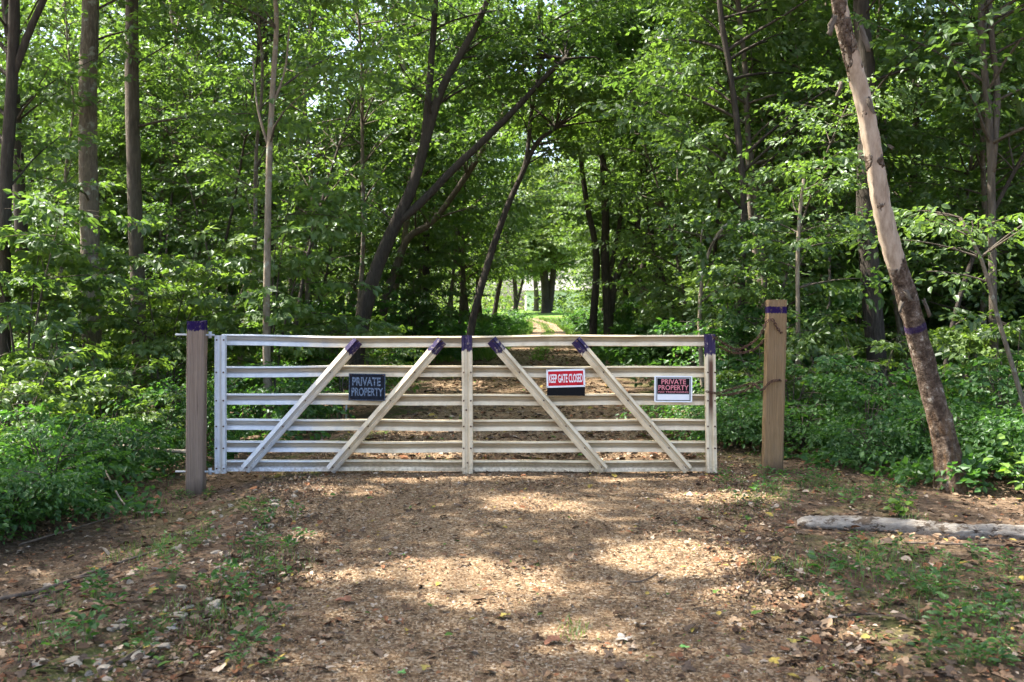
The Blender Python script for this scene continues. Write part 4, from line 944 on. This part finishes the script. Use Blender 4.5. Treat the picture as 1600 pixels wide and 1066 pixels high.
for k, (x, y) in enumerate(scatter(26, (-12, -2.2), (13, 27), 1.5, 1.2)):
    q_ = 800+x/y*FPX
    if (100 < q_ < 250 and y < 16.5) or (470 < q_ < 730 and y < 18.5): continue
    place(PU[k % 3], x, y, g.uniform(0, 6.28), g.uniform(.8, 1.2), 'tall leafy bush between the trunks left of the drive', 'shrub', 'tall bushes left of the drive')
for k, (x, y) in enumerate(scatter(24, (3, 13), (12.5, 27), 1.5, 1.2)):
    place(PU[k % 3], x, y, g.uniform(0, 6.28), g.uniform(.8, 1.2), 'tall leafy bush between the trunks right of the drive', 'shrub', 'tall bushes right of the drive')
spots.clear()
for (x, y) in scatter(30, (-11, -2), (11.2, 21), .9, .9):
    place(PS[g.integers(0, 5) if x < -5.5 else (0, 1, 3)[g.integers(0, 3)]], x, y, g.uniform(0, 6.28), g.uniform(.8, 1.25), 'green shrub in the undergrowth behind the gate on the left', 'shrub', 'undergrowth shrubs left behind the gate')
for (x, y) in scatter(32, (2, 11), (10.6, 20), .8, .9):
    place(PS[g.integers(0, 4)], x, y, g.uniform(0, 6.28), g.uniform(.75, 1.2), 'green shrub in the undergrowth behind the gate on the right', 'shrub', 'undergrowth shrubs right behind the gate')
PF = [proto_shrub(311, .8, 7, .055, 'leaf_low', .6, 4, .3), proto_shrub(312, 1.05, 6, .07, 'leaf_low', .65, 4, .42), proto_shrub(313, .42, 9, .042, 'leaf_low', .45, 5, .25), proto_shrub(314, 1.5, 4, .10, 'leaf_light', .65, 4, .65)]
for (x, y, k, s, lab) in [(-5.0, 9.4, 3, .85, 'tall bright shrub at left edge under the dark trunks'), (-4.3, 9.1, 0, .8, 'low fine leaved bush halfway between left edge and hinge post'), (-4.55, 10.4, 3, .75, 'broad leaved bush in front of the thick grey trunk'), (-4.4, 8.0, 0, .75, 'fine leaved weedy bush low at left edge'), (-3.85, 7.2, 2, 1.1, 'lowest small bush at the lower left edge'), (-3.5, 10.8, 0, 1.2, 'small bush directly left behind hinge post'), (-6.3, 9.4, 3, 1.1, 'shrub outside the left edge'), (-4.9, 8.6, 3, .6, 'loose broad leaved bush at the left edge, lower than its neighbour'), (-5.3, 10.3, 3, .9, 'loose tall bush behind the bright left edge shrub'), (-3.75, 9.9, 3, .55, 'small loose bush just left of hinge post'), (4.1, 10.6, 3, .8, 'loose tall bush between tan post and leaning tree'), (3.0, 11.0, 3, .75, 'loose tall bush right behind the tan post'), (-3.95, 7.9, 1, .8, 'medium loose bush above the thin dark stick at left edge'), (-3.8, 7.0, 0, .75, 'fine leaved bush spilling toward the left edge sticks'), (-4.0, 6.2, 0, .8, 'fine leaved bush cut by the left edge, lowest in view'), (-4.1, 6.6, 2, .9, 'small weedy bush nearest the viewer at left edge'), (-3.85, 9.3, 2, 1.1, 'low weedy clump behind the bent pale twig'), (-4.6, 7.4, 2, 1.0, 'fine leaved bush above the left edge sticks'),
        (3.1, 9.9, 2, 1.2, 'low bush just right of the tan post'), (3.6, 9.4, 0, 1.0, 'low fine leaved bush midway between tan post and leaning tree'), (3.2, 10.6, 1, 1.0, 'medium bush behind the tan post foot'), (2.5, 10.3, 2, 1.2, 'low clump left of tan post under the lower chain'), (4.2, 9.9, 1, .9, 'medium bush left of the leaning tree middle'), (4.9, 9.3, 1, .9, 'bush directly right of the leaning tree'), (5.4, 10.0, 3, .9, 'taller bush right behind the leaning tree'), (4.0, 8.9, 2, 1.2, 'low clump left of the leaning tree foot'), (5.2, 8.5, 0, .9, 'bush at right edge beside the bright plant'), (2.1, 10.6, 2, 1.1, 'low clump behind the right gate stile'), (4.7, 8.1, 2, 1.2, 'low clump right of leaning tree foot'), (3.4, 8.75, 2, .9, 'small front clump right of tan post base')]:
    place(PF[k], x, y, g.uniform(0, 6.28), s, lab, 'shrub', 'front shrubs along the wood edge')

# bright broad-leaved plant in the sun, right edge
def plant(name, label, cat, x, y, H, n, leaf, mat, seed, spread=.3):
    g = np.random.default_rng(seed); bgeo = Geo(); cg = Geo(); z = float(gz(x, y))
    for k in range(n):
        az = g.uniform(0, 6.28); o = g.uniform(.2, 1)*spread; h = H*g.uniform(.6, 1.05)
        c = catmull([np.array([0, 0, 0]), np.array([o*.4*math.cos(az), o*.4*math.sin(az), h*.6]), np.array([o*math.cos(az), o*math.sin(az), h])], 9)
        V, Q, T, al = tube_np(c, np.linspace(.005, .002, 9), 5, cap=False); bgeo.add(V, Q)
        m = 9; u = np.linspace(2, 8, m).astype(int); p = c[u]; aa = g.uniform(0, 6.28, m); ax = unit(np.stack([np.cos(aa), np.sin(aa), g.normal(-.15, .2, m)], 1))
        leaves_to_geo(cg, [p+ax*.02, ax, unit(np.array([0, 0, 1.0])+g.normal(0, .3, (m, 3))), leaf*g.uniform(.6, 1.15, m)], g, width=.85)
    r = empty(name, (x, y, z)); link('stems', bgeo.mesh('stems', True), M['grass'], r); link('foliage', cg.mesh('foliage'), M[mat], r)
    return tag(r, label, cat)
plant('broadleaf_plant', 'bright yellow green broad leaved plant in sun beside leaning tree', 'plant', 4.12, 7.35, .52, 9, .085, 'leaf_bright', 1, .32)
plant('broadleaf_plant', 'small leafy plant sprouting behind the fallen log', 'plant', 2.82, 6.75, .15, 4, .06, 'leaf_bright', 2, .10)

# low ground cover (uncountable)
g = np.random.default_rng(31)
n = 3800; y = 7.5+24*g.random(n)**1.5; x = np.where(g.random(n) < .5, -1, 1)*(2.4+g.random(n)*(y*.62)); m = ~on_drive(x, y, .5) & np.where(x < 0, x < np.where(y < 9.6, -3.45, -2.7)+g.normal(0, .35, n), y > 9.1-(x-2.65)*1.5+g.normal(0, .25, n)) & ~((x > 0) & (y < 10.5) & (x < 2.7)); x, y = x[m], y[m]
az = g.uniform(0, 6.28, len(x)); O = np.stack([x, y, gz(x, y)+g.uniform(.03, .30, len(x))*np.where(y < 9.6, np.clip((np.abs(x)-2.7)/1.6, .15, 1), 1)], 1); D = np.stack([np.cos(az), np.sin(az), g.uniform(0, .6, len(x))], 1)
cg = Geo(); leaves_to_geo(cg, spray_leaves(O, D, g.uniform(.2, .38, len(x)), .075, g, .5), g, True)
n = 4200; y = 20+45*g.random(n); x = drive_c(y)+np.where(g.random(n) < .5, -1, 1)*(drive_h(y)+.4+g.random(n)**1.3*(y*.6))
az = g.uniform(0, 6.28, n); O = np.stack([x, y, gz(x, y)+g.uniform(.1, .9, n)], 1); D = np.stack([np.cos(az), np.sin(az), g.uniform(0, .6, n)], 1)
leaves_to_geo(cg, spray_leaves(O, D, g.uniform(.5, .9, n), .16, g, .5), g, True)
tag(link('ground_cover', cg.mesh('ground_cover'), M['leaf_low']), 'low green ground cover over the forest floor', kind='stuff')

# grass tufts (uncountable) in patches along the drive edges
geo = Geo(); g = np.random.default_rng(33)
for (px, py, rx, ry, n) in [(340, 965, 70, 35, 420), (250, 835, 70, 22, 420), (420, 880, 60, 20, 200), (895, 990, 22, 14, 60), (1240, 890, 60, 14, 220), (1370, 880, 90, 26, 420), (1170, 795, 60, 18, 200), (1290, 770, 100, 12, 260), (190, 745, 110, 30, 700), (1580, 950, 40, 60, 200), (60, 960, 80, 60, 160), (1440, 930, 80, 30, 160), (270, 700, 60, 25, 400), (1430, 815, 18, 8, 40)]:
    n = int(n*1.5); rx *= 1.3; ry *= 1.25; a = g.uniform(0, 6.28, n); rr = g.random(n)**.7; qx = px+rx*rr*np.cos(a); qy = py+ry*rr*np.sin(a)
    Y = CAMZ*FPX/(qy-HOR); x = (qx-800)/FPX*Y; z = gz(x, Y)
    h = g.uniform(.015, .06, n); az = g.uniform(0, 6.28, n); ln = g.uniform(.2, .9, n)
    b = np.stack([-np.sin(az), np.cos(az), 0*az], 1)*.0022; t = np.stack([np.cos(az)*ln*h, np.sin(az)*ln*h, h], 1); p = np.stack([x, Y, z], 1)
    V = np.stack([p-b, p+b, p+t*[.45, .45, .62]+b*.8, p+t*[.45, .45, .62]-b*.8, p+t], 1); i = np.arange(n)[:, None]*5
    geo.add(V.reshape(-1, 3), i+np.array([0, 1, 2, 3])[None], i+np.array([3, 2, 4])[None], rnd=np.repeat(g.random(n), 5))
tag(link('grass', geo.mesh('grass'), M['grass']), 'short grass tufts along the edges of the drive', kind='stuff')
# far grass beside the drive beyond the gate
geo = Geo(); n = 16000
y = 26+46*g.random(n); u_ = g.random(n); x = np.where(u_ < .5, drive_c(y)-drive_h(y)+.15-g.random(n)**1.5*3.0, np.where(u_ < .85, drive_c(y)+drive_h(y)-.15+g.random(n)**1.5*2.5, drive_c(y)+g.normal(0, .16, n)))
p = np.stack([x, y, gz(x, y)], 1); az = g.uniform(0, 6.28, n); h = g.uniform(.12, .35, n)*np.where(u_ < .85, 1, .35)
b = np.stack([-np.sin(az), np.cos(az), 0*az], 1)*.03; t = np.stack([np.cos(az)*.4*h, np.sin(az)*.4*h, h], 1)
V = np.stack([p-b, p+b, p+t], 1); geo.add(V.reshape(-1, 3), tris=np.arange(n*3).reshape(-1, 3), rnd=np.repeat(g.random(n), 3))
tag(link('verge_grass', geo.mesh('verge_grass'), M['grass']), 'tall grass verge beside the drive beyond the gate', kind='stuff')

# weeds: small rosettes, each its own plant
def proto_weed(seed, leaf, n):
    g = np.random.default_rng(seed); cg = Geo()
    aa = g.uniform(0, 6.28, n); h = g.uniform(.02, .08, n); rr = .045*g.random(n)**.7; p = np.stack([np.cos(aa)*rr, np.sin(aa)*rr, h], 1)
    ax = unit(np.stack([np.cos(aa), np.sin(aa), g.uniform(0, .5, n)], 1))
    leaves_to_geo(cg, [p, ax, unit(np.array([0, 0, 1.0])+g.normal(0, .3, (n, 3))), leaf*g.uniform(.6, 1.2, n)], g, width=.6)
    i = np.arange(n)*6; k = cg.n; V = np.array([[0, 0, -.01], [.002, 0, -.01]]); cg.V.append(V); cg.n += 2; cg.A['rnd'].append(np.array([.3, .3])); cg.T.append(np.stack([np.full(n, k), np.full(n, k+1), i], 1)); cg.mt.append(np.zeros(n))
    return cg.mesh('weed')
WM = [proto_weed(1, .034, 14), proto_weed(2, .042, 10), proto_weed(3, .026, 22), proto_weed(4, .022, 30)]
g = np.random.default_rng(41)
def weeds(n, box, label, group):
    for k in range(n):
        px, py = g.uniform(box[0], box[2]), g.uniform(box[1], box[3]); Y = CAMZ*FPX/(py-HOR); x = (px-800)/FPX*Y
        s = g.uniform(.7, 1.4); o = link('weed', WM[g.integers(0, 4)], M['leaf_low'], None, (x, Y, float(gz(x, Y))), (0, 0, g.uniform(0, 6.28))); o.scale = (s, s, s*g.uniform(.8, 1.6))
        tag(o, label, 'weed', group)
weeds(38, (60, 900, 440, 1050), 'small green weed sprouting in the leaf litter, lower left', 'weeds in the lower left litter')
weeds(22, (240, 800, 480, 890), 'small green weed among pale stones left of the drive', 'weeds among the left stones')
weeds(45, (1120, 755, 1420, 800), 'small green weed growing between tan post and fallen log', 'weeds behind the log')
weeds(42, (1270, 860, 1590, 950), 'small green weed in front of the fallen log', 'weeds in front of the log')
weeds(24, (1450, 950, 1590, 1050), 'small green weed in the lower right corner litter', 'weeds in the lower right corner')

for (cx, cy, lab, grp) in [(-2.86, 8.30, 'small green weed at the foot of the hinge post', 'weeds at the hinge post foot'), (2.39, 8.42, 'small green weed at the foot of the tan post', 'weeds at the tan post foot')]:
    for k in range(6):
        x = cx+g.uniform(-.22, .22); y = cy-abs(g.normal(0, .05))-.03; sc_ = g.uniform(.6, 1.1); o = link('weed', WM[g.integers(0, 4)], M['leaf_low'], None, (x, y, float(gz(x, y))), (0, 0, g.uniform(0, 6.28))); o.scale = (sc_,)*3; tag(o, lab, 'weed', grp)
# ------------------------------------------------------------------ log, sticks, stones, big leaves
def log_mat():
    m, nt, out = new_mat('log_bark')
    n1 = noise(nt, 12, 8, 0.75, mapscale=(.7, 1.8, 1.8)); n2 = noise(nt, 4.5, 5, .65, mapscale=(.7, 1.6, 1.6))
    c = ramp(nt, n1, [(0.33, (0.035, 0.026, 0.02)), (0.40, (0.13, 0.10, 0.075)), (0.43, (0.30, 0.265, 0.22)), (0.68, (0.47, 0.43, 0.37))])
    c = mix(nt, ramp(nt, n2, [(.60, (0, 0, 0)), (.63, (.85, .85, .85))]), c, (0.10, 0.07, 0.046))
    principled(nt, out, c, .9, bump(nt, n1, 1.0, .05), spec=.1); return m
M['log'] = log_mat()
lp = [P(1246, 806, 6.45), P(1300, 812, 6.42), P(1370, 810, 6.38), P(1440, 812, 6.33), P(1490, 828, 6.22), P(1550, 818, 6.25), P(1620, 822, 6.2), P(1700, 824, 6.2)]
for p in lp: p[2] = float(gz(p[0], p[1]))+0.030
c = catmull(lp, 110); org = c[0].copy()
V, Q, T, al = tube_np(c, np.interp(np.linspace(0, 1, 110), [0, .02, .05, .5, 1], [.020, .040, .052, .058, .048]), 26, .15, True, 3)
tag(link('fallen_log', Geo().add(V, Q, T).mesh('fallen_log', True, org), M['log'], None, org), 'fallen log with flaking whitish bark lying at right', 'log')
def stick(pts, r, label, mat='stick', twig=None):
    q = []
    for (px, py, lift) in pts:
        Y = CAMZ*FPX/(py-HOR); x = (px-800)/FPX*Y; z = float(gz(x, Y)); 
        q.append(np.array([x, Y, z+lift+r]))
    c = catmull(q, 14); V, Q, T, al = tube_np(c, np.linspace(r, r*.45, 14), 7, .12, True, abs(int(pts[0][0]))+3); geo = Geo().add(V, Q, T)
    if twig:
        for (t, dx, dy, dz) in twig:
            p = c[int(t*13)]; V, Q, T, al = tube_np([p, p+np.array([dx, dy, dz])*.6, p+np.array([dx*1.05, dy, dz*.8])], [r*.5, r*.35, r*.2], 5); geo.add(V, Q, T)
    o = c[0].copy()
    return tag(link('stick', geo.mesh('stick', True, o), M[mat], None, o), label, 'stick')
stick([(-20, 897, .0), (60, 888, .01), (150, 866, .01), (242, 848, 0)], .016, 'long dark stick on the litter at left edge, running up to the right', twig=[(.6, .2, .05, .03)])
stick([(48, 900, 0), (110, 884, .0), (172, 866, .0)], .011, 'shorter dark stick lying against the long one at left edge')
stick([(132, 872, 0), (140, 884, .02)], .006, 'short pale stick end poking up between the left sticks', 'stick_pale')
stick([(160, 742, .22), (200, 770, .05), (258, 774, .02)], .009, 'bent pale twig left of the hinge post base', 'stick_pale')
stick([(30, 815, .03), (90, 800, .04), (180, 780, .05)], .009, 'thin dark stick among shrubs at left edge')
stick([(60, 952, 0), (100, 953, 0)], .006, 'short pale straight twig in lower left litter', 'stick_pale')
stick([(184, 1040, 0), (225, 1014, .01)], .012, 'reddish short stick at lower left')
stick([(1310, 962, 0), (1370, 962, .015), (1442, 968, 0)], .008, 'thin dark twig on the litter at lower right', twig=[(.4, .08, -.09, .02)])
stick([(1410, 850, 0), (1500, 856, .02), (1600, 857, .01)], .009, 'thin brown stick just in front of the fallen log')
stick([(960, 906, .0), (1000, 912, .015), (1030, 897, .01)], .006, 'thin curled twig on the right of the drive')
stick([(1178, 912, 0), (1200, 888, .02), (1215, 870, .0)], .006, 'thin twig at the right edge of the sunlit drive')
stick([(705, 817, .0), (745, 820, .01), (782, 822, .0)], .005, 'small dark twig in middle of the drive')
# pale branch hanging in the weeds left of the post
q = [P(172, 696, 9.4), P(215, 698, 9.3), P(260, 704, 9.2), P(296, 706, 9.1)]; c = catmull(q, 14); V, Q, T, al = tube_np(c, np.linspace(.012, .02, 14), 7, .1, True, 9)
V2, Q2, T2, al = tube_np([q[0], P(160, 715, 9.35), P(150, 745, 9.3)], [.01, .008, .006], 6)
tag(link('dead_branch', Geo().add(V, Q, T).add(V2, Q2, T2).mesh('dead_branch', True, c[0]), M['stick_pale'], None, c[0]), 'pale dead branch propped in the weeds behind hinge post', 'branch')
# metal stake behind the gate
p = P(541, 656, 12.6); V, Q, T, al = tube_np([(0, 0, -.1), (0, 0, .32)], [.014, .014], 6)
tag(link('metal_stake', Geo().add(V, Q, T).mesh('metal_stake'), M['steel'], None, (p[0], p[1], float(gz(p[0], p[1])))), 'short grey metal stake seen below the faded black sign', 'stake')

def stone_mesh(seed):
    import bmesh
    g = np.random.default_rng(seed); bm = bmesh.new(); bmesh.ops.create_icosphere(bm, subdivisions=2, radius=1.0)
    ax = g.normal(0, 1, (7, 3)); ax /= np.linalg.norm(ax, axis=1)[:, None]; off = g.uniform(.35, .8, 7)
    for v in bm.verts:
        p = np.array(v.co)
        for a, o in zip(ax, off):
            t = p@a
            if t > o: p = p-a*(t-o)*.97
        v.co = p*np.array([1.0, .72, .5])
    me = bpy.data.meshes.new('stone'); bm.to_mesh(me); bm.free(); return me
SM = [stone_mesh(k) for k in range(5)]
for m_ in SM: m_.materials.append(M['stone'])
g = np.random.default_rng(51)
for k in range(150):
    t = g.random(); px = 470-300*t**1.1+g.normal(0, 55); py = 765+285*t+g.normal(0, 16); py = min(max(py, 760), 1060)
    Y = CAMZ*FPX/(py-HOR); x = (px-800)/FPX*Y; s = np.exp(g.normal(math.log(.023), .42)); s = min(s, .052)
    o = bpy.data.objects.new('stone', SM[g.integers(0, 5)]); COL.objects.link(o); o.location = (x, Y, float(gz(x, Y))+s*.12); o.rotation_euler = (g.normal(0, .2), g.normal(0, .2), g.uniform(0, 6.28)); o.scale = (s, s*g.uniform(.8, 1.2), s*g.uniform(.8, 1.2))
    tag(o, 'pale limestone rock in the band of stones along the left drive edge', 'stone', 'pale rocks along the left drive edge')

def lobed(seed, lobes=5, deep=.45):
    g = np.random.default_rng(seed); n = lobes*4
    a = np.linspace(-2.6, 2.6, n); r = .62+.38*np.abs(np.cos(lobes*a/2.0*.62))-deep*.5*(1-np.abs(np.cos(lobes*a/2*.62)))+g.normal(0, .04, n); r *= (1-.18*np.abs(a)/2.6)
    x = r*np.cos(a); y = r*np.sin(a)*.85
    V = [(-.05, 0, 0)]+[(xx, yy, .10*math.sin(3*xx+seed)+.12*abs(yy)+g.normal(0, .03)) for xx, yy in zip(x, y)]+[(-.75, .02, .02), (-.75, -.02, .02)]
    T = [(0, i, i+1) for i in range(1, n)]+[(0, n, n+1), (0, n+1, n+2), (0, n+2, 1)]
    return np.array(V), np.array(T)
LOBE = [lobed(k, 5+k % 3) for k in range(5)]
geo = Geo(); g = np.random.default_rng(61)
for k in range(800):
    py = 765+300*g.random()**.8; px = g.uniform(-30, 1630); Y = CAMZ*FPX/(py-HOR); x = (px-800)/FPX*Y
    if on_drive(x, Y, -.35) and g.random() < .80: continue
    V, T = LOBE[g.integers(0, 5)]; s = g.uniform(.020, .046); a = g.uniform(0, 6.28)
    Rm = np.array(Matrix.Rotation(a, 3, 'Z') @ Matrix.Rotation(g.normal(0, .25), 3, 'X') @ Matrix.Rotation(g.normal(0, .25), 3, 'Y'))
    geo.add((V*s)@Rm.T+[x, Y, float(gz(x, Y))+.028], tris=T, rnd=g.random())
tag(link('fallen_leaves', geo.mesh('fallen_leaves'), M['litter']), 'curled lobed brown leaves lying over drive and litter', kind='stuff')
M['leaf_yellow'] = simple('yellow_leaf', (0.30, 0.24, 0.06), .8, .3, 30, .3)
M['leaf_greenfall'] = simple('fallen_green_leaf', (0.08, 0.20, 0.05), .6, .3, 30, .3)
M['leaf_rust'] = simple('rust_leaf', (0.19, 0.085, 0.048), .8, .3, 30, .3)
M['leaf_white'] = simple('bleached_leaf', (0.30, 0.27, 0.235), .8, .3, 30, .3)
for (px, py, s, mat, label) in [(790, 972, .085, 'leaf_yellow', 'large yellow leaf lying on the middle of the drive'), (1352, 1002, .06, 'leaf_yellow', 'small bright yellow leaf at lower right on the litter'), (1240, 1014, .085, 'leaf_yellow', 'yellow green leaf at lower right edge of the drive'), (665, 1053, .06, 'leaf_yellow', 'yellow leaf near the bottom edge, left of centre'), (1540, 963, .08, 'leaf_yellow', 'yellow leaf among weeds near right edge'), (1068, 1023, .06, 'leaf_greenfall', 'fresh green leaf lying on the drive near bottom'), (628, 1062, .05, 'leaf_greenfall', 'fresh green leaf at bottom edge of the drive'), (301, 1013, .09, 'leaf_rust', 'rust red leaf on the litter at lower left'), (863, 1010, .10, 'leaf_rust', 'pinkish brown leaf in the sun near bottom of drive'), (540, 950, .12, 'leaf_rust', 'broad brown leaf flat on left side of drive'), (632, 872, .07, 'leaf_white', 'small bleached curled leaf left of the main sun patch'), (1000, 985, .09, 'leaf_white', 'grey bleached leaf right of the sunlit weeds'), (975, 1008, .11, 'leaf_white', 'grey curled leaf in the shade near bottom right of drive'), (268, 990, .07, 'leaf_white', 'white curled leaf in the grass at lower left'), (1300, 972, .07, 'leaf_white', 'pale leaf beside the thin twig at lower right'), (1440, 862, .085, 'leaf_rust', 'curled rust leaf just in front of fallen log')]:
    Y = CAMZ*FPX/(py-HOR); x = (px-800)/FPX*Y; V, T = LOBE[g.integers(0, 5)]
    V = V*s*.5; me = Geo().add(np.vstack([V, V-[0, 0, .0012]]), tris=np.vstack([T, T[:, ::-1]+len(V)])).mesh('fallen_leaf')
    tag(link('fallen_leaf', me, M[mat], None, (x, Y, float(gz(x, Y))+.032), (g.normal(0, .12), g.normal(0, .12), g.uniform(0, 6.28))), label, 'leaf')

# ------------------------------------------------------------------ far things: white house, far wood
M['house_white'] = simple('white_siding', (0.75, 0.75, 0.73), .7, .3)
M['house_roof'] = simple('grey_shingles', (0.16, 0.155, 0.15), .9, .2, 20, .3)
M['glass'] = simple('window_glass', (0.03, 0.04, 0.05), .1, .5)
hx, hy = 6.3, 124.0; hz = float(gz(hx, hy)); house = empty('white_house', (hx, hy, hz)); tag(house, 'white house glimpsed beyond the lawn', 'house')
v, q = box_np(0, 0, 1.35, 9, 6, 2.7); link('wall', Geo().add(v, q).mesh('wall'), M['house_white'], house)
V = np.array([[-4.9, -3.4, 2.65], [4.9, -3.4, 2.65], [4.9, 3.4, 2.65], [-4.9, 3.4, 2.65], [-4.9, 0, 4.6], [4.9, 0, 4.6]]); link('roof', Geo().add(V, [[0, 1, 5, 4], [2, 3, 4, 5], [0, 3, 2, 1]], [[0, 4, 3], [1, 2, 5]]).mesh('roof'), M['house_roof'], house)
for wx in (-3.0, 0.2, 3.0):
    v, q = box_np(wx, -3.02, 1.5, 1.0, .08, 1.1); w = link('window', Geo().add(v, q).mesh('window'), M['house_white'], house); v, q = box_np(wx, -3.06, 1.5, .86, .03, .96); link('pane', Geo().add(v, q).mesh('pane'), M['glass'], w)
v, q = box_np(-1.4, -3.03, 1.02, .95, .08, 2.04); link('door', Geo().add(v, q).mesh('door'), M['house_roof'], house)

g = np.random.default_rng(71); cg = Geo()
def mass(n, xf, y, zf, size, clump=.9):
    c = np.stack([xf, y, zf], 1); k = 26; p = (c[:, None]+g.normal(0, clump, (len(c), k, 3))*[1, 1, .5]).reshape(-1, 3)
    p[:, 2] = np.maximum(p[:, 2], gz(p[:, 0], p[:, 1])+.05)
    a = unit(g.normal(0, 1, p.shape)*[1, 1, .45]); nr = unit(np.array([0, 0, 1.0])+g.normal(0, .6, p.shape)); return p, a, nr, size*g.uniform(.6, 1.3, len(p))
n = 3600; y = 42+48*g.random(n); side = np.where(g.random(n) < .5, -1, 1); x = drive_c(np.minimum(y, 60))+side*(2.6+np.maximum(0, y-62)*.22+g.random(n)*(y*.6)); z = gz(x, y)+g.random(n)**1.3*(.27*y)
leaves_to_geo(cg, mass(n, x, y, z, .24), g, True)
n = 900; y = 96+22*g.random(n); x = np.where(g.random(n) < .5, g.uniform(-26, -.4, n), g.uniform(3.2, 30, n)); z = gz(x, y)+g.random(n)**1.3*9; leaves_to_geo(cg, mass(n, x, y, z, .42, 1.0), g, True)
n = 2600; y = 132+30*g.random(n); x = g.uniform(-75, 80, n); z = gz(x, y)+g.random(n)*20; leaves_to_geo(cg, mass(n, x, y, z, .55, 1.7), g, True)
for k in range(70):
    y = g.uniform(42, 90); s_ = 1 if g.random() < .5 else -1; x = float(drive_c(min(y, 60)))+s_*(3.4+max(0, y-62)*.25+g.random()*y*.55); r = g.uniform(.08, .26); z = float(gz(x, y)); tl = g.normal(0, .7)
    V, Q, T, al = tube_np([(x, y, z-.1), (x+tl*.3, y, z+6), (x+tl, y, z+15)], [r*1.2, r, r*.4], 7); cg.add(V, Q, mat=1)
fw = link('far_wood', cg.mesh('far_wood'), [M['leaf_far'], M['bark_dark']]); tag(fw, 'far off woodland closing the view', kind='stuff')
print('TRIS', sum(len(m.polygons)*2 for m in bpy.data.meshes))
